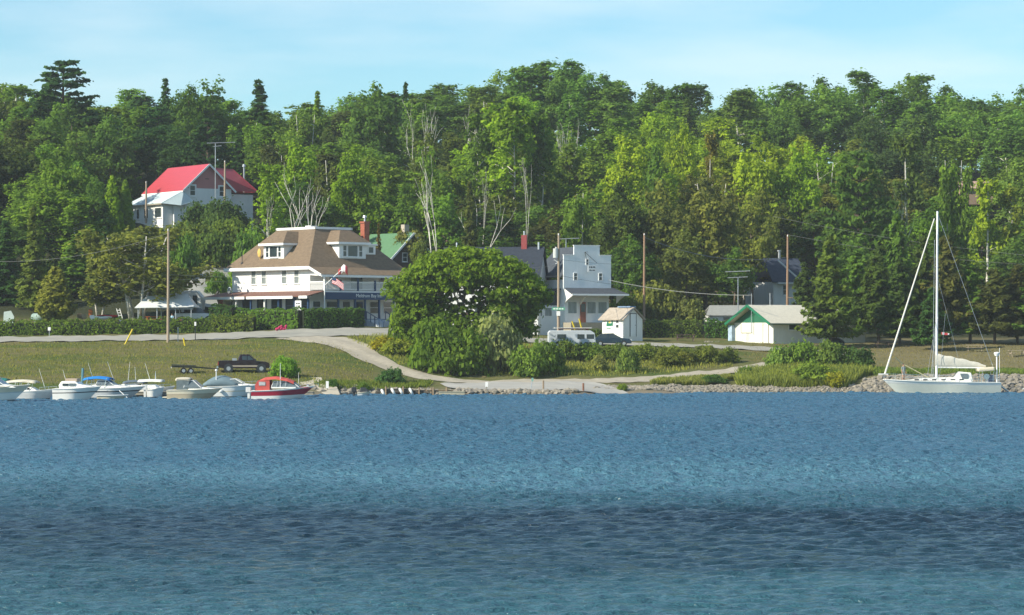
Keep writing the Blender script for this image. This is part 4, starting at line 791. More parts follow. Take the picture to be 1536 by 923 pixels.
for ri, (Y0, sp) in enumerate(rows):
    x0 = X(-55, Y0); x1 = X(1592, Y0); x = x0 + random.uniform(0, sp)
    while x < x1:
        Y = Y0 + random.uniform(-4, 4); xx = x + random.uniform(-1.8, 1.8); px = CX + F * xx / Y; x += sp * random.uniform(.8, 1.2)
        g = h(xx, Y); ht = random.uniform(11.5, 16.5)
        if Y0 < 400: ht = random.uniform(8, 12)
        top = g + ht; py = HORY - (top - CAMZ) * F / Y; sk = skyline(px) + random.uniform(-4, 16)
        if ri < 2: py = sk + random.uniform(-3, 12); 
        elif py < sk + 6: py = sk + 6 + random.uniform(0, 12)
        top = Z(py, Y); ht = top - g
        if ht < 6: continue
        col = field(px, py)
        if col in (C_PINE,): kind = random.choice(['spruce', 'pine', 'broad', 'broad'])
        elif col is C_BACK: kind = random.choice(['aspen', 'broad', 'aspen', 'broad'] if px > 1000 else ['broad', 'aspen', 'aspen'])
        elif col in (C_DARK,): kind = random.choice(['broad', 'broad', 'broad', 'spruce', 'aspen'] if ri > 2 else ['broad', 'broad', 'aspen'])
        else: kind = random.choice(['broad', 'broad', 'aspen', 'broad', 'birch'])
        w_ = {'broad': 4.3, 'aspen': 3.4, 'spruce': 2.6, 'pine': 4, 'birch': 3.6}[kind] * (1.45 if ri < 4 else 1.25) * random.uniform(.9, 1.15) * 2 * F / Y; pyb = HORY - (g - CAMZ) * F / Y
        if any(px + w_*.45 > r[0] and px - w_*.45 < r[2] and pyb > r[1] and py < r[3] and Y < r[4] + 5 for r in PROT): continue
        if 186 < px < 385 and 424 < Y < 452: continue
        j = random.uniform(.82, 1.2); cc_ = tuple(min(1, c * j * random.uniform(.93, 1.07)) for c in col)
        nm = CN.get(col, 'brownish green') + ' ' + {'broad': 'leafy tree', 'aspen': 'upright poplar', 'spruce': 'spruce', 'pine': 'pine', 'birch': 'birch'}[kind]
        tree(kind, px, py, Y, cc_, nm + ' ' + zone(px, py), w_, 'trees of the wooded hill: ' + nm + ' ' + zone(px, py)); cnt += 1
print('forest trees', cnt)
# the wood goes on out of the frame on both sides
for side in (-1, 1):
    k_ = 0
    for Y0 in (395, 425, 460, 500, 540):
        for q in range(3):
            px = (-75 - 75 * q) if side < 0 else (1612 + 75 * q); x = X(px, Y0); tree(random.choice(['broad', 'aspen']), px, HORY - (h(x, Y0) + 14 - CAMZ) * F / Y0, Y0, C_MID, 'mid green tree of the wood beyond the edge of the picture', 90, 'trees beyond the picture edge')
# ---- undergrowth on the slope (far off mass)
K = 1300; pts = []; 
while len(pts) < K:
    Y = random.uniform(372, 470) if len(pts) < 900 else random.uniform(470, 580); px = random.uniform(-60, 1600)
    if any(r[0] - 14 < px < r[2] + 14 and Y < r[4] + 8 and Y > r[4] - 45 for r in PROT[:6]) or 180 < px < 390 and Y > 405 or Y < 392 and 620 < px < 910 or Y < 380 and px < 420: continue
    x = X(px, Y); pts.append((x, Y, h(x, Y) + (random.uniform(.3, 1.6) if Y < 470 else random.uniform(.5, 7))))
p, n, tt = clumps(np.array(pts), RNG.uniform(.9, 1.9, K), 46, .36); me = leafmesh('undergrowth', p, n, .4, tt); o = bpy.data.objects.new('undergrowth', me); COL.objects.link(o); o.color = (.05, .085, .025, 1); tag(o, 'thick green undergrowth filling the foot of the wooded hill', 'undergrowth', kind='stuff')
# ---- the big willow in front of the store
def willow():
    Yw = 322.; s = F / Yw; x0 = X(703, Yw); g = h(x0, Yw); z = lambda py: Z(py, Yw) - g
    def xx(px): return (px - 703) / s
    t = thing('willow_tree', 'huge round willow of many stems, light showing through its middle, before the store', 'tree', (x0, Yw, g), 0)
    cc = []; tt = []
    def outline(a):   # crown outline in metres around its centre
        cx, cz = xx(703), z(455); return cx, cz, (8.3 if math.cos(a) > 0 else 8.6) * (1 + .06 * math.sin(5 * a) + .05 * math.sin(9 * a + 1)), 5.9
    n_ = 0
    while n_ < 1350:
        a = RNG.uniform(0, 6.283); cx, cz, ax, az = outline(a); r = RNG.uniform(.05, 1) ** .42; xq = cx + math.cos(a) * ax * r; zq = cz + math.sin(a) * az * r; py = HORY - (zq + g - CAMZ) * s; px = 703 + xq * s
        hole = ((px - 706) / 37) ** 2 + ((py - 447) / 30) ** 2
        hole2 = ((px - 680) / 6) ** 2 + ((py - 458) / 9) ** 2
        if (hole < 1 and py < 484 and RNG.uniform() < .50) or (hole2 < 1): continue
        if py > 545 or zq < .4: continue
        if px > 770 and py < 392 and RNG.uniform() < .8: continue
        dep = 4.6 * math.sqrt(max(0, 1 - r * r * .9)); yq = RNG.uniform(-dep, dep * .8); cc.append((xq, yq, zq)); n_ += 1
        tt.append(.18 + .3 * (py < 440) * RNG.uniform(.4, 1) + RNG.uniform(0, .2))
    rc = list(RNG.uniform(.45, .85, len(cc)))
    for k in range(150):   # thin sprays across the airy middle of the crown
        a = RNG.uniform(0, 6.283); r = RNG.uniform(0, 1) ** .5; px = 706 + 42 * r * math.cos(a); py = 445 + 34 * r * math.sin(a); cc.append((xx(px), RNG.uniform(-2.5, 2.5), z(py))); tt.append(RNG.uniform(.15, .45)); rc.append(RNG.uniform(.15, .36))
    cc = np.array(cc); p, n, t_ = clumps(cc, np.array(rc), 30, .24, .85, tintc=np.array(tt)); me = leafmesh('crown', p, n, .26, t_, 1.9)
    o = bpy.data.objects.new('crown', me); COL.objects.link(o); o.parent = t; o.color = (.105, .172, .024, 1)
    segs = []; rr = random.Random(4)
    for k in range(16):
        bx = rr.uniform(-2.2, 2.6); b0 = Vector((bx, rr.uniform(-1.2, 1.2), -.4)); a = math.pi * (k + .5) / 16; tip = Vector((math.cos(a) * 7.2, rr.uniform(-2.5, 2.5), z(455) + math.sin(a) * 4.6)); mid = b0.lerp(tip, .42) + Vector((rr.uniform(-.5, .5), 0, rr.uniform(.4, 1)))
        m2 = mid.lerp(tip, .5) + Vector((rr.uniform(-.4, .4), 0, .3)); segs += [(b0, mid, .17, .12), (mid, m2, .12, .08), (m2, tip, .08, .02)]
        for q in range(7):
            o_ = mid.lerp(tip, rr.uniform(0, .9)); e = o_ + Vector((rr.uniform(-1.4, 1.4), rr.uniform(-1, 1), rr.uniform(.3, 1.8))); segs += [(o_, e, .05, .02), (e, e + Vector((rr.uniform(-.6, .6), 0, rr.uniform(.2, .9))), .025, .008), (e, e + Vector((rr.uniform(-.6, .6), 0, rr.uniform(.2, .9))), .025, .008)]
    o = bpy.data.objects.new('trunk', limbmesh('trunk', segs, bark)); COL.objects.link(o); o.parent = t
willow()
# ---- bushes
BUSH = [T_bush(44, 100, .125), T_bush(46, 105, .12), T_bush(36, 95, .14)]
GRASSY = None
def bush(px, py_base, w, hgt, col, label, group=None, name='bush', cat='bush', var=None, Y=None, depth=None):
    Yb = Y or Ybase(px, py_base); s = F / Yb; x = X(px, Yb); i = TN[0] % 3 if var is None else var; TN[0] += 1; r = w / s / 2
    t = thing(name, label, cat, (x, Yb, h(x, Yb) - .05), random.uniform(0, 6.28), group, (r * 1.12, r * 1.12 if depth is None else depth, hgt / s * 1.18))
    for nm, me in (('foliage', BUSH[i][0]), ('stems', BUSH[i][1])): o = bpy.data.objects.new(nm, me); COL.objects.link(o); o.parent = t; o.color = (*[c * 1.3 for c in col], 1)
    return t
bush(427, 566, 42, 31, (.10, .19, .03), 'bright green bush beside the front of the pickup truck'); bush(587, 578, 44, 26, (.045, .10, .035), 'dark green round bush on the bank above the small docks')
bush(745, 556, 78, 90, (.14, .17, .085), 'silvery grey-green shrub in front of the right side of the willow'); bush(690, 560, 90, 66, (.075, .125, .022), 'green bush at the foot of the willow')
bush(655, 556, 84, 78, (.07, .12, .02), 'dark leafy bush at the left foot of the willow'); bush(622, 520, 74, 84, (.08, .13, .02), 'low bough-like bush at the left edge of the willow', Y=326)
bush(790, 565, 58, 45, (.10, .16, .035), 'light green bush right of the willow above the gravel'); bush(818, 560, 60, 50, (.085, .14, .03), 'green bush second from the willow along the bank'); bush(575, 524, 40, 20, (.20, .19, .02), 'yellow goldenrod clump beside the road')
bush(600, 532, 60, 22, (.13, .16, .03), 'pale green weeds left of the willow'); bush(942, 558, 36, 38, (.10, .15, .045), 'single pale green bush on the bank below the small shed'); bush(900, 556, 26, 26, (.14, .16, .06), 'thin whitish weed bush on the bank')
for i, (px, w, hh, c) in enumerate([(848, 48, 30, (.085,.125,.03)), (884, 50, 27, (.075,.12,.028)), (925, 50, 26, (.085,.125,.03)), (965, 50, 24, (.095,.13,.03)), (1005, 46, 22, (.09,.12,.03)), (1030, 40, 20, (.08,.115,.03))]):
    bush(px, 540, w, hh, c, ['first', 'second', 'third', 'fourth', 'fifth', 'last'][i] + ' bush from the left in the row screening the road', 'row of bushes below the road')
for i, (px, pb, w, hh, c) in enumerate([(1000, 550, 42, 24, (.095,.115,.03)), (1030, 548, 38, 22, (.10,.115,.03)), (1058, 545, 46, 30, (.09,.115,.03)), (1092, 543, 34, 22, (.08,.11,.03))]):
    bush(px, pb, w, hh, c, ['leftmost', 'second', 'tallest, third', 'rightmost'][i] + ' of the four low bushes left of the gravel drive', 'low bushes on the bank')
for i, (px, pb, w, hh, c) in enumerate([(1172, 556, 50, 38, (.10,.16,.045)), (1205, 555, 60, 46, (.09,.15,.03)), (1245, 556, 60, 44, (.085,.13,.035)), (1285, 556, 56, 36, (.045,.085,.03)), (1222, 572, 70, 30, (.10,.15,.03))]):
    bush(px, pb, w, hh, c, ['pale green leftmost', 'tall green second', 'tall olive third', 'dark rightmost', 'low front'][i] + ' bush of the big thicket before the garage', 'thicket before the garage')
bush(1252, 580, 34, 22, (.19, .20, .025), 'yellow-flowering weed clump at the right end of the thicket'); bush(1118, 566, 26, 16, (.07, .13, .03), 'small green bush between gravel drive and shore'); bush(1072, 574, 40, 13, (.05, .10, .03), 'low dark bush on the pebble bank'); bush(934, 586, 16, 10, (.10, .15, .03), 'tiny bush at the water edge right of the ramp')
bush(500, 584, 18, 16, (.05, .11, .03), 'small dark shrub by the white marker post'); bush(545, 586, 20, 14, (.07, .12, .03), 'small shrub above the little runabout')
for i, (px, pt, pb, w, Y, c) in enumerate([(985, 425, 478, 74, 371, (.10,.12,.035)), (1035, 448, 480, 46, 369, (.11,.13,.05)), (940, 440, 480, 50, 370, (.08,.12,.03)), (300, 305, 345, 60, 418, (.05,.09,.03)), (338, 300, 350, 70, 415, (.045,.08,.03)), (350, 325, 385, 80, 405, (.08,.12,.028)), (285, 335, 385, 80, 402, (.085,.12,.03)), (245, 345, 395, 70, 398, (.08,.10,.035)), (320, 345, 400, 60, 398, (.06,.10,.028)), (210, 352, 400, 60, 396, (.07,.09,.035)), (375, 345, 420, 50, 385, C_DARK), (325, 405, 440, 34, 372, C_DARK), (360, 395, 440, 40, 380, C_MID), (615, 345, 385, 50, 398, (.12,.13,.04)), (630, 360, 395, 30, 385, (.08,.11,.03)), (272, 352, 420, 50, 386, C_DARK), (345, 425, 470, 40, 378, C_DARK)]):
    t = bush(px, pb, w, pb - pt, c, ['olive shrub left of the clipped hedge under the wire', 'pale shrub between the two clipped hedge blocks and the grey shed', 'shrub behind the small white shed', 'dark shrub before the windows of the farmhouse', 'dark round shrub under the pink gable', 'light green shrub below the pink gable', 'green shrub below the pale porch roof', 'olive shrub downhill from the parked car', 'green shrub above the hill road', 'brownish shrub left below the parked car', 'dark bush left of the inn roof', 'small bush at the foot of the hill road', 'bush behind the left end of the inn', 'yellowish shrub left of the green roof', 'bush at the right side of the brown gable', 'dark bush at the left of the hill road', 'dark shrub against the left wall of the inn'][i], Y=Y)
    t.location.z = Z(pb, Y)
# ---- clipped hedges
def hedge(pts, hgt, wid, col, label, dens=95, rag=.12, top=None):
    """pts: (x,Y) polyline; foliage-filled box along it"""
    P_ = []; N_ = []; inner = MB()
    for (a, b_) in zip(pts[:-1], pts[1:]):
        a = Vector((*a, 0)); b_ = Vector((*b_, 0)); L = (b_ - a).length; d = (b_ - a) / L; nrm = Vector((d.y, -d.x, 0)); m = int(L * (2 * hgt + wid) * dens / 2)
        s = RNG.uniform(0, L, m); q = RNG.uniform(0, 2 * hgt + wid, m); ex = abs(RNG.normal(size=m)) * rag * .7
        bumpy = .10 * np.sin(s * 2.3) + .08 * np.sin(s * 5.1 + 1)
        side = np.where(q < hgt, -1, np.where(q > hgt + wid, 1, 0)); off = np.where(side == -1, -wid/2 - ex, np.where(side == 1, wid/2 + ex, q - hgt - wid/2)); zq = np.where(side == -1, q, np.where(side == 1, q - hgt - wid, hgt + ex * .8 + bumpy))
        off = off + np.where(side != 0, bumpy * side, 0)
        x = a.x + d.x * s - nrm.x * off * -1; y = a.y + d.y * s - nrm.y * off * -1
        P_.append(np.stack([x, y, H(x, y) + zq], 1)); N_.append(np.stack([nrm.x * side + RNG.normal(size=m) * .45, nrm.y * side + RNG.normal(size=m) * .45, (side == 0) * 1. + RNG.normal(size=m) * .4], 1))
        k = max(2, int(L / 2)); 
        for i in range(k):
            c0 = a + d * L * i / k; c1 = a + d * L * (i + 1) / k; w2 = nrm * (wid / 2 - .12); z0, z1 = h(c0.x, c0.y), h(c1.x, c1.y)
            inner.hexa([(*(c0 - w2).xy, z0 - .2), (*(c1 - w2).xy, z1 - .2), (*(c1 + w2).xy, z1 - .2), (*(c0 + w2).xy, z0 - .2)], [(*(c0 - w2).xy, z0 + hgt - .12), (*(c1 - w2).xy, z1 + hgt - .12), (*(c1 + w2).xy, z1 + hgt - .12), (*(c0 + w2).xy, z0 + hgt - .12)])
    p = np.concatenate(P_); n = np.concatenate(N_); me = leafmesh('hedge', p, n, .19, RNG.uniform(.1, .6, len(p)), 1.4); o = bpy.data.objects.new('hedge', me); COL.objects.link(o); o.color = (*[c * 1.35 for c in col], 1)
    inner.build('branches', mat('hedge_inner_shade', (.025, .035, .015), .95, .2), o); return tag(o, label, 'hedge')  # solid core without twigs; its dark colour stands in for shade inside the hedge
YH = 346.5
hedge([(X(-60, YH), YH), (X(100, YH), YH), (X(318, 347.5), 347.5)], 1.55, 1.3, (.075, .12, .026), 'long clipped hedge running along the road on the left', rag=.28)
hedge([(X(318, 347), 347), (X(382, 346.2), 346.2)], 1.7, 1.4, (.085, .12, .026), 'looser low hedge in front of the tall hedge of the inn', rag=.3)
hedge([(X(318, 351), 351), (X(352, 350), 350)], 2.75, 1.6, (.035, .075, .024), 'tall dark hedge block left of the porch of the inn')
hedge([(X(356, 350.5), 350.5), (X(452, 345.6), 345.6)], 2.35, 1.5, (.065, .125, .026), 'tall clipped hedge before the side porch of the inn')
hedge([(X(452, 345.6), 345.6), (X(543, 349.6), 349.6)], 2.25, 1.5, (.045, .09, .026), 'tall clipped hedge before the front porch, ending at the steps')
hedge([(X(592, 352), 352), (X(612, 354), 354)], 1.8, 1.2, (.035, .075, .024), 'short dark hedge right of the front steps of the inn')
hedge([(X(967, 362), 362), (X(1053, 362), 362)], 2.0, 1.6, (.07, .105, .025), 'clipped hedge between small shed and long garage, left block', rag=.2)
hedge([(X(1058, 361.5), 361.5), (X(1112, 360.5), 360.5)], 2.1, 1.6, (.045, .10, .026), 'greener clipped hedge block touching the garage gable', rag=.2)
hedge([(X(878, 351), 351), (X(905, 351), 351)], 1.1, 1.0, (.06, .10, .026), 'short low hedge before the store porch')
# ---- rough grass and weeds
def blades(name, label, n_, fn, hgt, col, kind='stuff', cat='grass', wd=.05):
    p = []; 
    while len(p) < n_:
        q = fn()
        if q is not None: p.append(q)
    p = np.array(p); zz_ = H(p[:, 0], p[:, 1]); N_ = len(p); a = RNG.uniform(0, 3.14, N_); hh = hgt * RNG.uniform(.5, 1.4, N_); lx = RNG.normal(size=N_) * .3 * hh; ly = RNG.normal(size=N_) * .3 * hh
    dx = np.cos(a) * wd; dy = np.sin(a) * wd
    V = np.stack([np.stack([p[:,0]-dx, p[:,1]-dy, zz_-.03],1), np.stack([p[:,0]+dx, p[:,1]+dy, zz_-.03],1), np.stack([p[:,0]+dx*.4+lx, p[:,1]+dy*.4+ly, zz_+hh],1), np.stack([p[:,0]-dx*.4+lx, p[:,1]-dy*.4+ly, zz_+hh],1)], 1).reshape(-1, 3)
    me = bpy.data.meshes.new(name); me.vertices.add(4*N_); me.loops.add(4*N_); me.polygons.add(N_); me.vertices.foreach_set('co', V.ravel().astype(np.float32)); me.loops.foreach_set('vertex_index', np.arange(4*N_, dtype=np.int32)); me.polygons.foreach_set('loop_start', np.arange(0, 4*N_, 4, dtype=np.int32)); me.update(calc_edges=True)
    at = me.attributes.new('tint', 'FLOAT', 'POINT'); at.data.foreach_set('value', np.repeat(RNG.uniform(.1, .7, N_), 4).astype(np.float32)); me.materials.append(LEAF)
    o = bpy.data.objects.new(name, me); COL.objects.link(o); o.color = (*col, 1); return tag(o, label, cat, kind=kind)
def area(poly):
    xs_ = [q[0] for q in poly]; ys_ = [q[1] for q in poly]
    def f():
        px = random.uniform(min(xs_), max(xs_)); Y = random.uniform(min(ys_), max(ys_)); c = False; j = len(poly) - 1
        for i in range(len(poly)):
            if (poly[i][1] > Y) != (poly[j][1] > Y) and px < (poly[j][0]-poly[i][0]) * (Y-poly[i][1]) / (poly[j][1]-poly[i][1]) + poly[i][0]: c = not c
            j = i
        return (X(px, Y), Y) if c else None
    return f
blades('bank_grass', 'short mixed green and dry grass on the sloping bank above the boats', 14000, area([(-60, 290), (455, 291), (560, 299), (560, 312), (500, 326), (430, 331), (-60, 331.5)]), .16, (.17, .175, .055), wd=.04)
blades('bank_grass', 'longer green grass between gravel track and willow', 14000, area([(520, 331), (560, 322), (600, 314), (700, 309), (960, 311), (1100, 318), (1100, 330), (850, 335), (560, 336)]), .3, (.20, .22, .065), wd=.05)
blades('shore_weeds', 'tall yellow-green weeds along the shore below the thicket', 16000, area([(1105, 304.5), (1270, 304.2), (1310, 311), (1250, 316), (1110, 312)]), .75, (.17, .205, .06), cat='weeds', wd=.06)
blades('shore_weeds', 'strip of grass on the pebble bank beside the gravel track', 7000, area([(975, 303), (1060, 304.5), (1110, 309), (1060, 308.5), (990, 305.5)]), .45, (.18, .205, .07), cat='weeds', wd=.06)
blades('shore_weeds', 'green weeds behind the sailboat at the top of the stones', 12000, area([(1310, 309), (1420, 308.4), (1500, 309), (1600, 308.6), (1600, 313.5), (1500, 312.6), (1430, 314), (1360, 312.2), (1310, 314)]), .42, (.12, .175, .05), cat='weeds', wd=.06)
blades('field_grass', 'dry mown grass of the field under the spruces', 9000, area([(1150, 313), (1600, 315), (1600, 350), (1130, 345), (1110, 330)]), .12, (.17, .155, .075), wd=.035)
blades('wharf_grass', 'grass tufts growing on the stony wharf edge', 3500, area([(480, 290.5), (560, 293), (640, 297), (650, 302), (540, 299), (470, 293)]), .35, (.12, .16, .04), wd=.06)
# ------------------------------------------------------------------ stones along the shore
def rocks(name, label, n_, fn, smin, smax, m):
    b = MB(); ico = [(0,0,1),(.89,0,.45),(.28,.85,.45),(-.72,.53,.45),(-.72,-.53,.45),(.28,-.85,.45),(.72,.53,-.45),(-.28,.85,-.45),(-.89,0,-.45),(-.28,-.85,-.45),(.72,-.53,-.45),(0,0,-1)]
    fs = [(0,1,2),(0,2,3),(0,3,4),(0,4,5),(0,5,1),(1,6,2),(2,7,3),(3,8,4),(4,9,5),(5,10,1),(6,7,2),(7,8,3),(8,9,4),(9,10,5),(10,6,1),(6,11,7),(7,11,8),(8,11,9),(9,11,10),(10,11,6)]
    k = 0
    while k < n_:
        q = fn()
        if q is None: continue
        x, y = q; s = random.uniform(smin, smax) * random.choice([.6, .8, 1, 1.3]); a = random.uniform(0, 6.28); e = (random.uniform(.7, 1.4), random.uniform(.7, 1.3), random.uniform(.45, .8)); z = max(h(x, y), -.1) + s * .1
        b.add([(x + s*(v[0]*e[0]*math.cos(a) - v[1]*e[1]*math.sin(a))*random.uniform(.8,1.15), y + s*(v[0]*e[0]*math.sin(a) + v[1]*e[1]*math.cos(a)), z + s*v[2]*e[2]*random.uniform(.85,1.1)) for v in ico], fs, random.choice([0, 0, 1, 2])); k += 1
    return tag(b.build(name, m), label, 'stones', kind='stuff')
RK = [mat('stone_tan', (.235, .21, .165), .9, .2, 4), mat('stone_grey', (.19, .175, .15), .9, .2, 4), mat('stone_pale', (.28, .25, .20), .9, .2, 4)]
rocks('shore_stones', 'heaped grey and tan stones along the shore behind the sailboat', 1900, area([(1290, 302.3), (1580, 302.3), (1580, 308.8), (1330, 308.8), (1270, 305)]), .16, .36, RK)
rocks('shore_stones', 'pebble bank of small pale stones right of the boat ramp', 3000, area([(890, 296), (960, 297.5), (1100, 302.4), (1290, 302.6), (1290, 304.3), (1110, 305), (1000, 303), (900, 300)]), .09, .2, RK)
rocks('shore_stones', 'broken stone edge of the wharf along the water', 420, area([(655, 290.6), (850, 290.4), (870, 291.4), (860, 292.3), (650, 292.2)]), .14, .34, RK)
rocks('shore_stones', 'loose stones at the small docks', 420, area([(470, 289.4), (560, 291.3), (655, 291), (650, 294), (560, 296), (470, 292)]), .12, .34, RK)
# ------------------------------------------------------------------ docks
def dock(label, px0, px1, Y, wid, zt, m=None, thick=.3, legs=True, rz=0, cat='dock', posts=None):
    L = (px1 - px0) * Y / F; t = thing('dock', label, cat, (X(px0, Y), Y, 0), R(rz), 'docks')
    n = max(3, int(L / .4)); b = MB()
    for i in range(n): b.box(L * i / n, 0, zt - .05, L * (i + 1) / n - .03, wid, zt)
    b.build('deck', m or greywood, t)
    b = MB(); b.box(0, .05, zt - thick, L, .17, zt - .052); b.box(0, wid - .17, zt - thick, L, wid - .05, zt - .052); b.build('frame', m or greywood, t)
    if legs:
        k = max(2, int(L / 3) + 1)
        for i in range(k): MB().tube((L * (i + .5) / k, -.08, -.9), (L * (i + .5) / k, -.08, zt + .25), .09).build('post', wood, t)
    return t
dock('long grey dock behind the moored motorboats', -60, 470, 279.2, 1.6, .55)
dock('dark low dock with white fenders in front of the small bush', 566, 618, 290.2, 1.8, .62, mat('dark_planks', (.09, .085, .075), .9, .2), .35)
dock('slanting light plank walkway between the small docks', 640, 680, 288.6, .9, .55, wood, .15, True, 8)
dock('square pale wooden crib dock at the left end of the wharf', 658, 697, 288, 2.2, .42, mat('pale_planks', (.40, .37, .27), .9, .15, 3), .38, False)
dock('narrow dark plank dock left of the stone wharf', 620, 656, 290.8, .8, .5, mat('dark_planks2', (.13, .11, .085), .9, .2))
def slabthing(label, px0, px1, py0, py1, Y0, Y1, th=.5):
    t = MB(); a, b_, c, d = P(px0, py1, Y0), P(px1, py1, Y0), P(px1 - 6, py0, Y1), P(px0 + 6, py0, Y1); t.hexa([(v.x, v.y, v.z - th) for v in (a, b_, c, d)], [a, b_, c, d]); o = t.build('concrete_pad', concrete, bevel=.03); return tag(o, label, 'concrete pad')
slabthing('sloping concrete pad on the bank behind the red boat', 447, 488, 566, 577, 292.5, 298, .6); slabthing('lower concrete landing by the white marker post', 470, 510, 577, 591, 288.6, 292, .8)
fl = None
for i, px in enumerate((575, 590, 602, 617)):
    b = MB(); b.tube((0, 0, 0), (.28, 0, -.55), .13, .13, 10).ball((0, 0, 0), .13).ball((.28, 0, -.55), .13); o = b.build('fender', gel, smooth=True); o.location = (X(px - 2, 289.9), 289.9 - .35, .62 if i else .5); tag(o, ['leftmost white boat fender hanging from the dark dock', 'second white fender from the left on the dark dock', 'third white fender from the left on the dark dock', 'rightmost white fender hanging from the dark dock'][i], 'fender', 'white fenders on the dark dock')
# marker posts
def post(px, py0, py1, Y, w, m, label, head=None, lean=0, name='post', cat='post'):
    s = F / Y; x = X(px, Y); z0 = Z(py1, Y); z1 = Z(py0, Y); t = thing(name, label, cat, (x, Y, z0)); MB().tube((0, 0, -.4), (lean, 0, z1 - z0), w).build('pole', m, t)
    if head:
        hw, hh, hm = head; MB().box(lean - hw/2, -.09, z1 - z0 - hh, lean + hw/2, -.05, z1 - z0).build('sign_plate', hm, t)
    return t
signw = mat('sign_white', (.82, .82, .80), .5, .03)
post(491, 572, 590, 290, .05, greywood, 'white marker plate on a post at the concrete landing', (.28, .7, signw), name='marker_post', cat='marker'); post(730, 573, 589, 292.5, .05, greywood, 'white marker plate on a post at the edge of the wharf', (.28, .5, signw), name='marker_post', cat='marker')
post(795, 567, 587, 293.5, .05, metal, 'leaning thin post with a faded green plate on the wharf', (.2, .35, mat('faded_green', (.2, .4, .34), .6, .1)), .25, name='marker_post', cat='marker')
post(815, 571, 587, 293.2, .09, wood, 'short brown post on the wharf left of the gravel beach', name='bollard_post'); post(875, 575, 588, 293.5, .10, mat('rusty_post', (.22, .10, .06), .8, .2), 'rusty stub of a post on the gravel ramp', name='bollard_post')
post(74, 491, 505, 343, .04, metal, 'small white sign on a thin post before the long hedge', (.32, .4, signw), name='road_sign', cat='sign'); post(267, 491, 513, 331.5, .05, metal, 'thin bare signpost right of the left utility pole', name='sign_post'); post(293, 483, 509, 333, .05, darkm, 'dark signpost with a small white reflector by the road', (.22, .45, signw), name='sign_post', cat='signpost')
# ------------------------------------------------------------------ utility poles and wires
polem = mat('pole_wood', (.34, .27, .20), .9, .2, 2, stretch=(8, 8, .5)); polebr = mat('reddish_pole_wood', (.30, .19, .12), .9, .2, 2, stretch=(8, 8, .5))
POLES = [(252, 343, 516, 331, polem, 'tall utility pole on the grass at the left roadside'), (837.5, 350, 495, 343, polem, 'utility pole with transformer and street sign before the store'), (966, 350, 478, 365, polebr, 'reddish utility pole right of the small white shed'), (1181, 352, 456, 374, polebr, 'utility pole behind the roof of the long garage'), (337, 241, 318, 424, polem, 'pole in front of the pink gable of the farmhouse'), (219, 272, 330, 424, polem, 'crooked short pole left of the farmhouse porch')]
PT = {}
for px, p0, p1, Y, m, lb in POLES:
    t = thing('utility_pole', lb, 'utility pole', (X(px, Y), Y, Z(p1, Y)), 0, 'utility poles'); hh = Z(p0, Y) - Z(p1, Y); MB().tube((0, 0, -.5), (.05, 0, hh), .17, .12, 10).build('pole', m, t); PT[px] = (X(px, Y), Y, Z(p0, Y))
    MB().tube((.02, -.16, hh - .25), (.02, -.16, hh - .05), .06).build('insulator', trim, t)
    if px == 837.5:
        s = F / Y; zz_ = lambda py: Z(py, Y) - Z(p1, Y)
        b = MB(); b.tube((-.33, -.15, zz_(387)), (-.33, -.15, zz_(373)), .3, .3, 14); tr_ = b.build('transformer', mat('transformer_grey', (.5, .52, .5), .4, .06), t, smooth=False); MB().tube((-.33, -.15, zz_(373)), (-.33, -.15, zz_(370.5)), .05).tube((-.2, -.1, zz_(373)), (-.2, -.1, zz_(371)), .05).build('bushing', trim, tr_)
        MB().tube((0, 0, zz_(394)), (-.5, -.1, zz_(390)), .05).tube((0, 0, zz_(394)), (-.35, -.1, zz_(396)), .04).build('bracket', trim, t)
        sg = MB().box(-.75, -.22, zz_(465.5), .75, -.18, zz_(461.5)).build('street_sign', mat('street_sign_green', (.08, .40, .22), .5, .05), t); marks(sg, signw, (0, -.225, zz_(463.5)), (0, 0, 0), [(0, .14, [(-.6, -.35), (-.28, -.02), (.08, .3), (.38, .6)])])
        MB().box(-.22, -.24, zz_(474), .22, -.19, zz_(467)).build('notice_plate', signw, t)
    if px == 1181: MB().box(-.05, -.35, hh - 8.2, 1.4, -.25, hh - 8.1).build('bracket', wood, t)
def wire(label, a, b_, sag, r=.022, n=14):
    a = Vector(a); b_ = Vector(b_); pts = [a.lerp(b_, i / n) - Vector((0, 0, 4 * sag * (i / n) * (1 - i / n))) for i in range(n + 1)]; return tag(MB().path(pts, r, 4).build('wire', mat('wire_grey', (.20, .21, .20), .6, .1)), label, 'wire', 'overhead wires')
wire('thick pale sagging wire between the two reddish poles', P(966, 356, 365), P(1181, 386, 374), 1.3, .045); wire('wire from the store front to the mast of the garage', P(912, 420, 357), P(1128, 443, 345), .5, .04); wire('wire from the transformer pole across the false front', P(838, 389, 343), P(966, 396, 365), .25)
wire('lower wire from the transformer pole past the false front', P(838, 413, 343), P(966, 431, 365), .2); wire('wire crossing before the upper storey of the inn', P(252, 412, 331), P(838, 398, 343), .9, .016); wire('lower wire crossing before the inn', P(252, 418, 331), P(838, 414, 343), .9, .016)
wire('upper wire running right behind the mast of the sailboat', P(1160, 325, 372), P(1560, 385, 360), .5, .014); wire('lower wire running right behind the mast of the sailboat', P(1181, 352, 374), P(1560, 398, 360), .6, .014); wire('wire from the left picture edge to the left utility pole', P(-20, 392, 345), P(252, 350, 331), 1.0, .016)
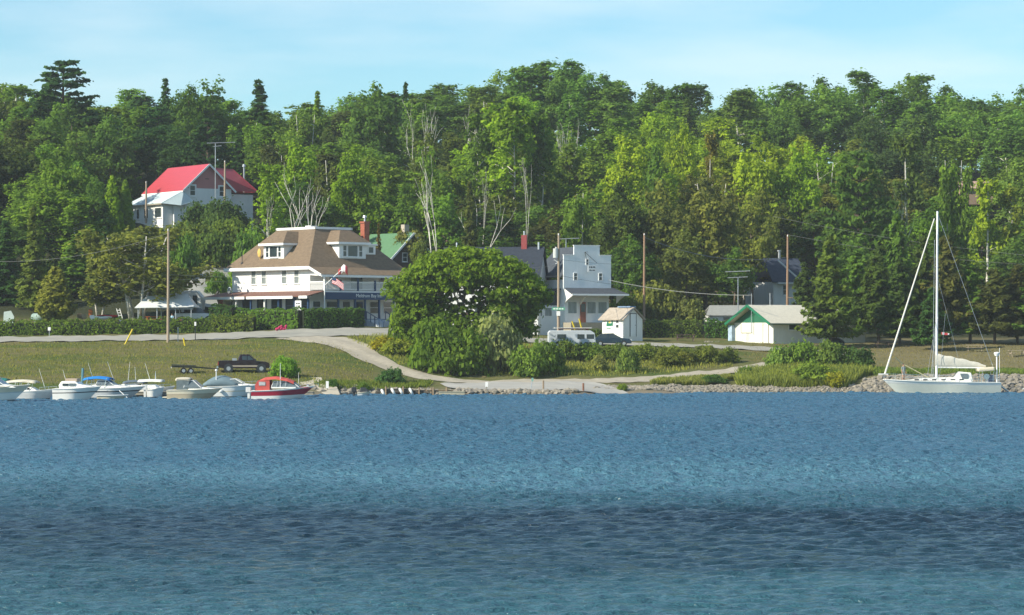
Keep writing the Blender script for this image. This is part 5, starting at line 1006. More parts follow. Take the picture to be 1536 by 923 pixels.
for px0, py0, px1, py1, Y, lb in ((187.5, 517, 199, 494, 329, 'leaning yellow guy-wire guard left of the tall utility pole'), (279.5, 528, 275, 507, 326, 'yellow guy-wire guard right of the tall utility pole'), (862, 493, 858, 482, 352, 'left yellow guard standing at the store porch'), (872, 491, 868.5, 478, 352, 'right yellow guard standing at the store porch')):
    a, b_ = P(px0, py0, Y), P(px1, py1, Y); o = MB().tube(a - (b_ - a) * .15, b_, .09, .09, 8).build('guy_guard', yel); tag(o, lb, 'guy guard', 'yellow guy-wire guards')
# antennas
def antenna(px, p0, p1, Y, arms, label):
    t = thing('tv_antenna', label, 'antenna', (X(px, Y), Y, Z(p1, Y)), 0, 'tv antennas'); hh = Z(p0, Y) - Z(p1, Y); MB().tube((0, 0, -.5), (0, 0, hh), .06).build('mast', metal, t)
    for z_, l, r_, n in arms:
        b = MB(); b.tube((-l, 0, hh + z_), (r_, -.1, hh + z_ + .12), .05)
        for i in range(n): f = i / (n - 1); xx = -l + (l + r_) * f; w_ = .8 - .5 * f; b.tube((xx, -w_, hh + z_ + .12 * f), (xx, w_, hh + z_ + .12 * f), .02)
        b.build('antenna_array', metal, t)
antenna(323, 215, 318, 425, [(0, 1.2, 2.9, 14), (-.5, .3, .9, 5)], 'tall tv antenna before the pink gable'); antenna(1107, 417, 470, 366, [(0, 1.3, 1.2, 9), (.75, 1.6, 1.5, 9)], 'double tv antenna behind the hedge left of the garage'); antenna(849, 359, 400, 374, [(0, 1.1, 1.7, 9)], 'tv antenna arm above the roof of the store'); antenna(1155, 440, 458, 352, [], 'thin bare mast above the garage roof')
# ------------------------------------------------------------------ vehicles
def wheels(t, L, xs_, wd, r=.38, tw=.24):
    for x in xs_:
        for s in (-1, 1):
            y = s * wd / 2; w_ = MB().tube((x, y - s * tw, r), (x, y, r), r, r, 18).build('wheel', black, t); MB().tube((x, y - s * .02, r), (x, y + s * .015, r), r * .6, r * .55, 14).build('rim', metal, w_)
def extr(b, prof, y0, y1, m=0): return b.prism([(x, y0, z) for x, z in prof], (0, y1 - y0, 0), m)
def glasshouse(b, prof, w0, w1, zb, zt, m=0):
    """cab with tumblehome"""
    n = len(prof); vs = []
    for s in (-1, 1):
        for x, z in prof: f = (z - zb) / (zt - zb); vs.append((x, s * (w0 + (w1 - w0) * f) / 2, z))
    b.add(vs, [list(range(n)), list(range(n, 2*n))[::-1]] + [(i, n + i, n + (i + 1) % n, (i + 1) % n) for i in range(n)], m)
Yt = 301.5; t = thing('pickup_truck', 'dark maroon pickup truck parked on the bank with its tailgate to the left', 'pickup truck', (X(326, Yt), Yt, 0), R(6)); g1 = h(X(334, Yt), Yt); g2 = h(X(400, Yt + .5), Yt + .5); t.location.z = (g1 + g2) / 2 - .02; t.rotation_euler = (0, -math.atan2(g2 - g1, 4.6), R(6))
maroon = mat('maroon_paint', (.014, .004, .006), .25, .08, spec=.5); champ = mat('champagne_paint', (.36, .31, .25), .3, .06)
b = MB(); extr(b, [(.1, .5), (.1, 1.15), (.05, 1.2), (2.05, 1.22), (2.1, 1.25), (3.9, 1.2), (4.95, 1.12), (5.35, .98), (5.42, .6), (5.3, .45), (4.75, .42), (.7, .42)], -.95, .95); b.build('body', maroon, t, bevel=.06)
b = MB(); glasshouse(b, [(2.1, 1.21), (2.35, 1.86), (3.3, 1.88), (4.0, 1.19)], 1.84, 1.5, 1.2, 1.88); cabo = b.build('cab', maroon, t, bevel=.04)
for s in (-1, 1):
    b = MB(); b.prism([(2.55, s*.86, 1.28), (3.05, s*.86, 1.28), (3.05, s*.795, 1.72), (2.55, s*.795, 1.72)], (0, s*.05, 0)); b.prism([(3.12, s*.86, 1.28), (3.78, s*.86, 1.28), (3.3, s*.795, 1.72), (3.12, s*.795, 1.72)], (0, s*.05, 0)); b.build('side_window', glass, cabo)
    MB().box(.75, s*.952, .58, 4.6, s*.958, .74).build('side_stripe', champ, t); MB().box(3.85, s*1.0, 1.2, 4.0, s*1.14, 1.38).build('mirror', darkm, t)
    MB().box(.06, s*.72, .75, .12, s*.92, 1.1).build('tail_light', redc, t)
    for ax in (1.15, 4.55): MB().tube((ax, s*.93, .42), (ax, s*.962, .42), .50, .50, 18).build('wheel_arch', darkm, t)
MB().box(3.35, -.7, 1.3, 3.36, .7, 1.31).build('dash_trim', darkm, t)
b = MB(); b.prism([(4.02, -.76, 1.23), (4.02, .76, 1.23), (3.4, .66, 1.84), (3.4, -.66, 1.84)], (.03, 0, .02)); b.build('windshield', glass, t); b = MB(); b.prism([(2.14, -.72, 1.35), (2.14, .72, 1.35), (2.32, .66, 1.76), (2.32, -.66, 1.76)], (-.03, 0, .01)); b.build('rear_window', glass, t)
MB().box(-.08, -.9, .42, .09, .9, .64).build('rear_bumper', chrome, t); MB().box(5.36, -.9, .4, 5.5, .9, .62).build('front_bumper', chrome, t); MB().box(1.55, -.85, 1.23, 2.0, .85, 1.45).build('tool_box', metal, t)
MB().box(.3, -.75, 1.2, 2.02, .75, 1.235).build('bed', darkm, t); wheels(t, 5.4, (1.15, 4.55), 1.9, .40)
Yt = 300.6; x = X(257, Yt); t = thing('boat_trailer', 'empty low tandem-axle trailer standing behind the pickup', 'trailer', (x, Yt, 0), R(7)); g1, g2 = h(x, Yt), h(x + 3, Yt); t.location.z = (g1 + g2) / 2; t.rotation_euler = (0, -math.atan2(g2 - g1, 3.), R(7))
b = MB()
for s in (-.8, .8): b.box(0, s - .05, .62, 2.6, s + .05, .78); b.beam((2.6, s, .7), (4.2, 0, .62), .08, .12)
for k in range(6): b.box(.1 + k * .48, -.8, .66, .2 + k * .48, .8, .76)
b.box(0, -.95, .82, 2.5, .95, .9); b.tube((4.1, 0, .62), (4.9, 0, .6), .05); b.build('frame', darkm, t); MB().box(-.06, -.8, .52, -.0, -.6, .64).build('tail_light', signw, t); MB().box(-.06, .6, .52, -.0, .8, .64).build('tail_light', signw, t)
for s in (-1, 1): MB().box(.9, s*.86, .66, 2.4, s*1.1, .72).build('fender', darkm, t)
wheels(t, 3, (1.25, 2.0), 2.1, .30, .18)
# camper van behind the bushes and a dark car
Yv = 331.5; x = X(822, Yv); t = thing('camper_van', 'white camper van with three side windows parked at the foot of the transformer pole', 'camper van', (x, Yv, h(x, Yv) + .1), R(3)); L = (893 - 822) * Yv / F
b = MB(); extr(b, [(0, .4), (0, 1.85), (.2, 2.05), (L - .6, 2.05), (L - .12, 1.75), (L, .9), (L, .4)], -.95, .95); b.build('body', mat('van_pale_blue_white', (.55, .60, .64), .4, .06), t, bevel=.06)
for x0, x1 in ((1.0, 2.0), (3.3, 4.1), (4.35, 5.2)): MB().box(x0, -.965, 1.1, x1, -.952, 1.62).build('side_window', glass, t)
b = MB(); b.box(1.2, -.9, 2.2, 4.7, .9, 2.3); b.box(1.3, -.9, 2.04, 1.4, .9, 2.2); b.box(4.4, -.9, 2.04, 4.5, .9, 2.2); b.build('roof_rack', mat('dark_red_rack', (.10, .03, .03), .6, .1), t); MB().box(.7, -.93, 2.31, 4.95, .93, 2.38).build('rack_board', trim, t); wheels(t, L, (1.0, L - 1.1), 1.92, .36)
def car(px0, px1, Y, rz, m, label, name='parked_car', flip=False, zoff=0, Ln=4.5, pxc=None):
    x = X(px0, Y); t = thing(name, label, 'car', (x, Y, h(x, Y) + zoff), R(rz)); f = (lambda q: [(Ln - a, b_) for a, b_ in q][::-1]) if flip else (lambda q: q); k = Ln / 4.5
    b = MB(); extr(b, f([(.0, .35), (0, .8), (.1, .98), (1.0, 1.0), (3.2, .98), (4.2, .86), (4.5, .65), (4.48, .32)]), -.85, .85); b.build('body', m, t, bevel=.06)
    b = MB(); glasshouse(b, f([(.35, .99), (.95, 1.42), (2.4, 1.46), (3.3, .97)]), 1.62, 1.25, .98, 1.46); b.build('cabin', glass, t); b = MB(); extr(b, f([(.9, 1.43), (.95, 1.47), (2.4, 1.51), (2.45, 1.46)]), -.64, .64); b.build('roof', m, t)
    for s in (-1, 1):
        b = MB(); zz_ = f([(1.7, 1)])[0][0]; b.prism([(zz_, s*.80, .99), (zz_+.1, s*.80, .99), (zz_+.1, s*.65, 1.46), (zz_, s*.65, 1.46)], (0, s*.02, 0)); b.build('pillar', m, t)
        MB().box(*(f([(4.46, 0)])[0][0] - .02, s*.6-.15, .62), *(f([(4.46, 0)])[0][0] + .05, s*.6+.15, .78)).build('headlight', signw, t); tl = f([(0, 0)])[0][0]; MB().box(tl - .03, s*.6-.15, .68, tl + .05, s*.6+.15, .86).build('tail_light', redc, t)
    wheels(t, 4.5, (.85, 3.6), 1.72, .32); return t
car(889, 945, 337.5, 2, mat('dark_blue_paint', (.015, .035, .06), .25, .1, spec=.6), 'dark blue car parked between the camper van and the small shed')
car(213, 245, 421, 28, mat('silver_paint', (.62, .64, .66), .35, .05, spec=.5), 'silver-white car with red tail lights before the hill farmhouse', zoff=.6, Ln=4.4)
Yv = 357.; x = X(262, Yv); t = thing('pickup_truck', 'white pickup truck beside the canopy tent, nose to the right', 'pickup truck', (x, Yv, h(x, Yv)), R(4)); wp = mat('car_white', (.62, .64, .65), .35, .05, spec=.5)
b = MB(); extr(b, [(0, .45), (0, 1.1), (2.2, 1.12), (3.9, 1.1), (4.8, 1.0), (5.05, .8), (5.05, .42)], -.95, .95); b.build('body', wp, t, bevel=.05); b = MB(); glasshouse(b, [(2.2, 1.1), (2.35, 1.78), (3.2, 1.78), (3.9, 1.08)], 1.8, 1.5, 1.1, 1.8); b.build('cab', glass, t); MB().box(2.35, -.76, 1.76, 3.2, .76, 1.84).build('roof', wp, t); wheels(t, 5, (.95, 4.1), 1.92, .38)
Yv = 365.; x = X(245, Yv); t = thing('camper_trailer', 'white travel trailer behind the pickup at the foot of the hill road', 'camper', (x, Yv, h(x, Yv)), R(-3)); b = MB(); extr(b, [(0, .5), (0, 2.3), (.3, 2.8), (4.4, 2.9), (5.2, 2.0), (5.1, .5)], -1.1, 1.1); b.build('body', mat('trailer_white', (.66, .67, .66), .5, .05), t, bevel=.06); MB().box(3.9, -1.12, 1.0, 4.5, -1.105, 2.3).build('door', glass, t); MB().box(1.0, -1.12, 1.5, 2.4, -1.105, 2.2).build('window', glass, t); wheels(t, 5, (2.6,), 2.0, .35)
# canopy tent on posts
Yc = 354; x0 = X(206, Yc); wid_ = (288 - 206) * Yc / F; g = h(x0, Yc); zz_ = lambda py: Z(py, Yc) - g; t = thing('canopy_tent', 'long white canopy on thin posts behind the hedge', 'canopy', (x0, Yc, g), R(0)); b = MB(); D_ = 4.5
b.prism([(-.3, -.3, zz_(462.5)), (wid_ + .3, -.3, zz_(461)), (wid_ - .8, D_/2, zz_(441)), (.8, D_/2, zz_(445))], (0, 0, .06)); b.prism([(-.3, D_, zz_(462.5)), (wid_ + .3, D_, zz_(461)), (wid_ - .8, D_/2, zz_(441)), (.8, D_/2, zz_(445))], (0, 0, .06)); b.prism([(wid_ + .3, -.3, zz_(461)), (wid_ + .3, D_, zz_(461)), (wid_ - .8, D_/2, zz_(441))], (.04, 0, .06)); b.build('canopy_roof', mat('canopy_cloth', (.60, .62, .62), .7, .08, 1), t)
for xx in (.1, wid_ * .36, wid_ * .7, wid_ - .1):
    for yy in (0, D_ - .2): MB().tube((xx, yy, -.2), (xx, yy, zz_(461.5)), .06).build('post', metal, t)
orange = mat('orange_wood', (.50, .14, .035), .7, .15)
def table(px, Y, m, label, w_=1.8, group='picnic tables', cat='picnic table', rz=0):
    x = X(px, Y); t = thing('picnic_table', label, cat, (x, Y, h(x, Y)), R(rz), group); MB().box(-w_/2, -.38, .72, w_/2, .38, .77).build('table_top', m, t)
    for s in (-1, 1): MB().box(-w_/2, s*.72-.13, .43, w_/2, s*.72+.13, .47).build('seat', m, t)
    for xx in (-w_/2 + .25, w_/2 - .25):
        b = MB(); b.beam((xx, -.75, 0), (xx, -.25, .72), .05, .1); b.beam((xx, .75, 0), (xx, .25, .72), .05, .1); b.box(xx - .025, -.8, .36, xx + .025, .8, .43); b.build('leg', m, t)
table(234, 355.2, orange, 'orange picnic table under the left half of the canopy', 2.6); table(262, 355, mat('rust_wood', (.35, .10, .05), .8, .1), 'rust-red picnic table under the right end of the canopy', 2.0)
table(1028, 350, mat('purple_grey_wood', (.17, .10, .11), .8, .2), 'dark reddish picnic table before the clipped hedge', 2.4); table(1323, 341, mat('dark_old_wood', (.07, .05, .04), .8, .2), 'dark picnic table under the spruces left of the furled forestay', 1.9, rz=10); table(1462, 336, mat('bleached_wood', (.34, .28, .21), .9, .2), 'bleached picnic table in the shade right of the mast', 2.0, rz=-8); table(1525, 330, mat('bleached_wood', (.4, .33, .25), .9, .2), 'pale picnic table at the right edge of the field', 1.9, rz=5)
# yard things on the left
x = X(12, 353.5); t = thing('privy_board', 'pale upright A-shaped board standing on the lawn at the far left', 'board', (x, 353.5, h(x, 353.5))); b = MB(); b.prism([(-.6, 0, 0), (.55, 0, 0), (.75, 0, 1.0), (.35, 0, 1.75), (-.5, 0, 1.6)], (0, .12, 0)); b.build('panel', mat('pale_mint_panel', (.50, .58, .54), .7, .1), t); MB().box(-.1, .12, 0, 0, .8, 1.2).build('brace', greywood, t)
x = X(53, 356); t = thing('propane_tank', 'grey-green propane tank lying left of the cone-shaped cedar', 'gas tank', (x, 356, h(x, 356))); b = MB(); b.tube((-.2, 0, .75), (1.4, 0, .75), .5, .5, 16).ball((-.2, 0, .75), (.35, .5, .5), seg=16).ball((1.4, 0, .75), (.35, .5, .5), seg=16); b.build('tank', mat('tank_green', (.24, .33, .30), .5, .08), t, smooth=True); MB().box(-.1, -.3, 0, .05, .3, .3).build('leg', metal, t); MB().box(1.1, -.3, 0, 1.25, .3, .3).build('leg', metal, t)
def kayak(px, Y, m, label, rz=0, L=2.6):
    x = X(px, Y); b = MB(); rows_ = []
    for i in range(9):
        f = i / 8; r = .34 * math.sin(math.pi * (.06 + .88 * f)) ** .7; c = f * L - L/2; rows_.append([(c, r * math.cos(a) , .38 + .25 * abs(f - .5) + r * .7 * math.sin(a)) for a in [k * 6.283 / 10 for k in range(10)]])
    b.loft(rows_, 0, True); t = thing('canoe', label, 'canoe', (x, Y, h(x, Y) + .15), R(rz), 'small boats on the lawn'); b.build('hull', m, t, smooth=True); MB().ball((0, 0, .62), (.5, .18, .08)).build('cockpit', darkm, t)
    for xx in (-.7, .7): MB().box(xx - .05, -.4, -.2, xx + .05, .4, .12).build('rack', greywood, t)
kayak(161, 358, mat('red_plastic', (.60, .02, .03), .4, .05), 'bright red small boat lying on the lawn by the birch trunks', 5); kayak(152, 357, gel, 'white small boat lying beside the red one on the lawn', 8)
def lawn_chair(px, Y, m, label):
    x = X(px, Y); t = thing('lawn_chair', label, 'chair', (x, Y, h(x, Y)), R(20), 'lawn chairs'); MB().box(-.28, -.28, .38, .28, .28, .43).build('seat', m, t); b = MB(); b.prism([(-.28, .25, .43), (.28, .25, .43), (.28, .42, 1.0), (-.28, .42, 1.0)], (0, .04, 0)); b.build('backrest', m, t)
    for a in (-.25, .25):
        for c in (-.25, .25): MB().tube((a, c, 0), (a, c, .38), .025).build('leg', m, t)
        MB().box(a - .03, -.28, .6, a + .03, .3, .64).build('armrest', m, t)
lawn_chair(139, 355, gel, 'white lawn chair on the lawn just behind the long hedge'); lawn_chair(127, 357, mat('tan_plastic', (.42, .33, .2), .6, .1), 'tan lawn chair left of the orange windbreak'); lawn_chair(120, 357.5, wood, 'brown lawn chair nearest the cone-shaped cedar')
x = X(136, 358); t = thing('yard_board', 'small bright orange panel standing behind the white lawn chair', 'panel', (x, 358, h(x, 358))); MB().box(-.25, 0, .7, .2, .05, 1.6).build('panel', orange, t); MB().tube((0, .05, 0), (0, .05, .8), .03).build('stake', greywood, t)
x = X(180, 357); t = thing('step_ladder', 'white step ladder leaning by the birch trunks', 'ladder', (x, 357, h(x, 357))); b = MB()
for s in (-.2, .2): b.beam((s + .25, 0, 0), (s - .25, .2, 1.7), .07, .07)
b.build('rails', trim, t); b = MB()
for k in range(5): f = (k + .7) / 5.4; b.box(.25 - .5*f - .2, .2*f - .04, 1.7*f - .03, .25 - .5*f + .2, .2*f + .04, 1.7*f + .05)
b.build('rungs', trim, t)
x = X(423, 343.4); b = MB(); 
for k in range(26): a = random.uniform(0, 6.28); r = random.uniform(0, .5); b.ball((x + math.cos(a) * r * 1.3, 343.4 + math.sin(a) * r * .5, h(x, 343.4) + random.uniform(.1, .6)), random.uniform(.10, .2), seg=6, rings=4)
tag(b.build('flower_clump', mat('magenta_flowers', (.40, .03, .10), .8, .3, 8), smooth=True), 'clump of magenta flowers at the foot of the tall hedge', 'flowers')
Ya = 343.5; x = X(1250, Ya); t = thing('upturned_boat', 'upturned dark boat lying under the spruce at the end of the garage', 'boat', (x, Ya, h(x, Ya)), R(0)); b = MB(); rows_ = []
for i in range(11):
    f = i / 10; r = (math.sin(math.pi * (.05 + .9 * f))) ** .5; rows_.append([((f - .5) * 2.6, .8 * r * math.cos(a), 1.05 * r * math.sin(a)) for a in [math.pi * k / 8 for k in range(9)]])
b.loft(rows_); b.build('hull', mat('dull_green_hull', (.07, .09, .085), .6, .1), t, smooth=True); MB().path([((i / 10 - .5) * 2.7, -.55, 1.0 * math.sin(math.pi * (.05 + .9 * i / 10)) ** .5 ) for i in range(11)], .05).build('gunwale', metal, t)
x = X(1068, 348); rocks('garden_stones', 'few pale stones lying on the grass left of the garage', 9, lambda: (x + random.uniform(-.9, .9), 348 + random.uniform(-.4, .4)), .15, .25, RK)
x = X(592, 342.8); b = MB(); b.box(0, 0, -.5, 3.2, .35, 1.05); o = b.build('stone_block_wall', mat('pale_block', (.50, .46, .38), .85, .1, 2), bevel=.03); o.location = (x, 336.5, h(x, 336.5) - .45); tag(o, 'short pale block wall at the roadside left of the willow', 'wall')
# ------------------------------------------------------------------ boats
def hull(t, L, B, zbow, zst, mats, n=15, over=.12, flare=.82, stripe=(.62, .8), wl=0, full=.42, transom=.9, name='hull'):
    """mats: bottom, side, stripe, sheer.  +X is the bow, waterline at z=0"""
    rows_ = []
    for i in range(n):
        f = i / (n - 1); bb = B/2 * (1 - max(0, (f - full) / (1 - full)) ** 2.1) * (transom + (1 - transom) * min(1, f / .3)) + .02; zs = zst + (zbow - zst) * f ** 1.7; x = f * L
        xo = -over * 1.75 * L * max(0, (f - .4) / .6) ** 1.4
        st = []
        for s, k in ((1, 1.0), (1, stripe[1]), (1, stripe[0]), (1, .12), (1, -.02)):
            w_ = bb * (flare + (1 - flare) * k) * (1 - .8 * (1 - k) * max(0, (f - .4) / .6)); st.append((x + xo * (1 - k), w_, zs * k))
        st.append((x + xo * 1.15, bb * .35, -.35)); st2 = [(a, -b_, c) for a, b_, c in st][::-1]; rows_.append(st + st2)
    b = MB(); mi = [3, 2, 1, 0, 0, 0, 0, 0, 1, 2, 3]
    for k in range(11):
        b.loft([[r[k] for r in rows_], [r[k+1] for r in rows_]], mi[k])
    r0 = rows_[0]; b.add(r0, [list(range(12))], 1); o = b.build(name, mats, t, smooth=True)
    m = o.modifiers.new('edges', 'EDGE_SPLIT'); m.split_angle = R(35)
    dk = MB(); dk.loft([[r[0] for r in rows_], [(r[0][0], 0, r[0][2] + .06) for r in rows_], [r[11] for r in rows_]]); dk.build('deck', mats[4] if len(mats) > 4 else mats[3], t, smooth=True)
    rr = MB(); rr.path([Vector(r[0]) + Vector((0, .02, 0)) for r in rows_], .04, 4); rr.path([Vector(r[11]) - Vector((0, .02, 0)) for r in rows_], .04, 4); rr.build('rub_rail', mats[3], t)
    return rows_
def cabin(t, prof, w0, w1, m, name='cabin', zb=None, zt=None, parent=None, bev=.08):
    b = MB(); zs = [p[1] for p in prof]; glasshouse(b, prof, w0, w1, min(zs), max(zs)); return b.build(name, m, parent or t, bevel=bev)
def shield(t, x0, x1, w0, w1, z0, z1, rake=.5, label=None):
    """windshield: front pane and two side panes in a frame"""
    g = MB(); g.prism([(x1, -w0/2, z0), (x1, w0/2, z0), (x1 - rake, w1/2, z1), (x1 - rake, -w1/2, z1)], (.02, 0, .01))
    for s in (-1, 1): g.prism([(x0, s*w0/2, z0), (x1, s*w0/2, z0), (x1 - rake, s*w1/2, z1), (x0 + .2, s*w1/2, z1 - .05)], (0, s*.02, 0))
    f = MB(); A = [(x0 + .2, z1 - .05, 1), (x1 - rake, z1, 1)]
    o = g.build('windshield', screen, t)
    for s in (-1, 1): f.tube((x0 + .2, s*w1/2, z1 - .03), (x1 - rake, s*w1/2, z1 + .02), .035).tube((x1 - rake, s*w1/2, z1 + .02), (x1 + .02, s*w0/2, z0), .035).tube((x0, s*w0/2, z0), (x0 + .2, s*w1/2, z1), .03)
    f.tube((x1 - rake, -w1/2, z1 + .02), (x1 - rake, w1/2, z1 + .02), .035); f.build('windshield_frame', trim, o); return o
def arched(t, x0, x1, w_, z0, z1, m, name='canopy_top', open_=True, sag=.18, ends=0):
    rows_ = []
    for i in range(9):
        f = i / 8; x = x0 + (x1 - x0) * f; zt = z1 - sag * (2 * f - 1) ** 2 * (1 if not ends else 2.5)
        rows_.append([(x, w_/2 * math.cos(a), z0 + (zt - z0) * (math.sin(a) ** .6)) for a in [math.pi * k / 10 for k in range(11)]] if not open_ else [(x, w_/2 * math.cos(a), zt - .28 + .28 * math.sin(a)) for a in [math.pi * k / 8 for k in range(9)]])
    o = MB().loft(rows_).build(name, m, t, smooth=True); s_ = o.modifiers.new('cloth_thickness', 'SOLIDIFY'); s_.thickness = .03; return o
def rail(t, pts, hgt=.45, r=.02):
    b = MB(); up = [Vector(p) + Vector((0, 0, hgt)) for p in pts]; b.path(up, r, 5)
    for p, q in zip(pts, up): b.tube(p, q, r)
    b.build('bow_rail', chrome, t)
def whip(t, x, y, z, L, dx, r=.025, m=None): MB().tube((x, y, z), (x + dx, y, z + L), r, r * .5).build('whip_antenna', m or trim, t)
def outboard(t, z=.3, x=-.1, m=darkm):
    b = MB(); b.box(x - .5, -.22, z + .35, x - .02, .22, z + .9); b.box(x - .35, -.12, -.4, x - .12, .12, z + .35); o = b.build('outboard_motor', m, t, bevel=.05)
def boat(label, px_st, px_bow, py, group='motorboats along the dock', rz=0, cat='motorboat', name='motorboat'):
    Y = CAMZ * F / (py - HORY); L = (px_bow - px_st) * Y / F / math.cos(R(rz)); return thing(name, label, cat, (X(px_st, Y), Y + .4, 0), R(rz), group, (1, 1, .87)), L
S4 = [bottom, gel, gel, gelcream, gel]
# 1 cruiser cut by the left edge
t, L = boat('large white cabin cruiser with grey-shaded bow at the left edge of the picture', -62, 47, 602.5, rz=-8); hull(t, L, 2.7, 1.75, 1.35, [bottom, gel, gelgrey, gelcream, gel], stripe=(.55, .62), over=.14)
cabin(t, [(1.2, 1.35), (1.4, 2.0), (3.6, 2.0), (5.3, 1.6), (5.6, 1.45)], 2.1, 1.6, gel); shield(t, 2.2, 4.4, 1.9, 1.5, 1.75, 2.25, .7); arched(t, .6, 3.6, 2.2, 2.0, 2.65, gel, 'hard_top', sag=.05); rail(t, [(4.8, -.9, 1.62), (5.6, -.6, 1.68), (6.5, 0, 1.78), (5.6, .6, 1.68)], .35); MB().box(2.6, -1.0, 1.45, 4.6, -.98, 1.6).build('cabin_window', glass, t)
for xx in (1.2, 3.4): MB().tube((xx, -.9, 1.5), (xx - .2, -.95, 2.45), .04).build('top_support', trim, t)
# 2 boat with long cream canvas
t, L = boat('small white boat with grey hull under a long cream bimini, second from the left', 26, 86, 599.5, rz=-6); hull(t, L, 1.9, 1.15, .85, [bottom, gelgrey, gelgrey, gel, gel], stripe=(.5, .8)); cabin(t, [(.3, .85), (.5, 1.35), (1.4, 1.35), (2.0, .95)], 1.4, 1.1, gel)
arched(t, -1.0, 1.9, 1.8, 1.5, 2.15, gelcream, 'bimini', sag=.16); [MB().tube((xx, s*.8, .85), (xx + .2, s*.8, 1.9), .025).build('bimini_pole', chrome, t) for xx in (-.2, 1.0) for s in (-1, 1)]; MB().box(.55, -.72, 1.1, 1.3, -.70, 1.28).build('side_window', glass, t); whip(t, 2.6, 0, 1.1, 2.2, -.6); outboard(t, .5); rail(t, [(2.2, -.5, 1.0), (3.0, -.3, 1.08), (3.7, 0, 1.12)], .3)
# 3 larger cruiser
t, L = boat('white cabin cruiser with a dark stripe and sloping hard top, third from the left', 82, 152, 600.5, rz=-7); hull(t, L, 2.4, 1.45, 1.2, [gel, gel, darkm, gel, gel], stripe=(.60, .68), over=.16)
cabin(t, [(.65, 1.2), (.55, 1.6), (.8, 2.02), (2.1, 2.02), (2.45, 1.72), (4.0, 1.38)], 2.0, 1.6, gel); MB().box(.95, -1.0, 1.55, 1.5, -.86, 1.78).build('cabin_window', glass, t); MB().box(1.6, -1.0, 1.52, 2.15, -.86, 1.8).build('cabin_window', screen, t); MB().box(1.1, -.6, 2.0, 2.2, .6, 2.3).build('flybridge', mat('tan_vinyl', (.42, .33, .25), .7, .08), t); rail(t, [(2.8, -.8, 1.35), (3.6, -.5, 1.42), (4.4, 0, 1.5)], .35); whip(t, .9, .4, 2.0, 1.2, -.3)
# 4 blue bimini boat
t, L = boat('white cruiser with a bright blue bimini top', 130, 218, 598.2, rz=-5); hull(t, L, 2.5, 1.35, 1.1, [bottom, gelgrey, darkm, gel, gel], stripe=(.62, .72), over=.15); cabin(t, [(.2, 1.1), (.4, 1.5), (2.2, 1.62), (4.4, 1.25)], 2.0, 1.5, gel)
bl = mat('blue_canvas', (.01, .19, .55), .75, .1); arched(t, -.2, 2.4, 2.1, 1.6, 2.45, bl, 'bimini', sag=.2); shield(t, 1.0, 2.7, 1.8, 1.5, 1.5, 2.0, .6); whip(t, .6, .7, 1.4, 2.5, -.7); whip(t, 2.6, .6, 1.4, 2.6, -.8); MB().tube((-.6, .3, 1), (-.5, .3, 3.3), .12).build('furled_umbrella', mat('teal_cloth', (.10, .24, .28), .8, .1), t)
for xx in (0, 1.8): [MB().tube((xx, s*.95, 1.1), (xx + .3, s*1.0, 2.25), .03).build('bimini_pole', chrome, t) for s in (-1, 1)]
MB().box(.6, -1.26, .85, 2.2, -1.22, .95).build('side_vent', gelgrey, t); rail(t, [(3.2, -.8, 1.25), (4.2, -.5, 1.32), (5.3, 0, 1.4)], .3); b = MB(); b.tube((3.2, -1.0, 1.0), (4.2, -1.6, .15), .035); b.build('mooring_line', trim, t)
t, L = boat('low pale dinghy floating in front of the blue-topped cruiser', 150, 196, 598.8, rz=-3, cat='dinghy', name='dinghy'); t.location.y -= 1.9; hull(t, L, 1.2, .48, .42, [bottom, gelcream, gelcream, gel, gelgrey], stripe=(.6, .8))
# 5,6 small far boats
for k, (a, b_, py, lb) in enumerate([(176, 236, 594.5, 'white boat with a dark canvas cover half hidden behind the blue-topped cruiser'), (205, 262, 595.8, 'small white runabout with a flat white top'), (222, 246, 597.0, 'low white open boat left of the beige bowrider'), (-20, 24, 594.5, 'white boat with a teal cover glimpsed behind the left edge cruiser')]):
    t, L = boat(lb, a, b_, py, rz=-4); hull(t, L, 1.9, 1.2, .9, [bottom, gel, gel, gel, gel]); cabin(t, [(.3, .9), (.5, 1.4), (L*.45, 1.45), (L*.75, 1.05)], 1.5, 1.1, gel)
    if k == 0: arched(t, .6, 2.8, 1.6, 1.2, 1.85, mat('slate_canvas', (.09, .12, .15), .8, .1), 'canvas_cover', open_=True); whip(t, 1.0, 0, 1.5, 2.4, .2); whip(t, 1.8, 0, 1.5, 1.8, -.1)
    if k == 1: arched(t, .2, 2.6, 1.7, 1.2, 2.0, gel, 'flat_top', sag=.05); whip(t, 1.2, .3, 1.9, 1.9, -.5); MB().tube((1.8, 0, 1.9), (1.8, 0, 2.9), .07, .02).build('folded_flag', metal, t); rail(t, [(2.4, -.5, 1.05), (3.3, 0, 1.15)], .3)
    if k == 2: outboard(t, .5, m=gelgrey); rail(t, [(.2, -.7, .95), (.9, -.7, 1.0), (1.5, -.4, 1.1)], .4)
    if k == 3: arched(t, .3, 2.2, 1.5, 1.2, 2.1, mat('teal_canvas', (.02, .16, .14), .8, .1), 'canvas_cover')
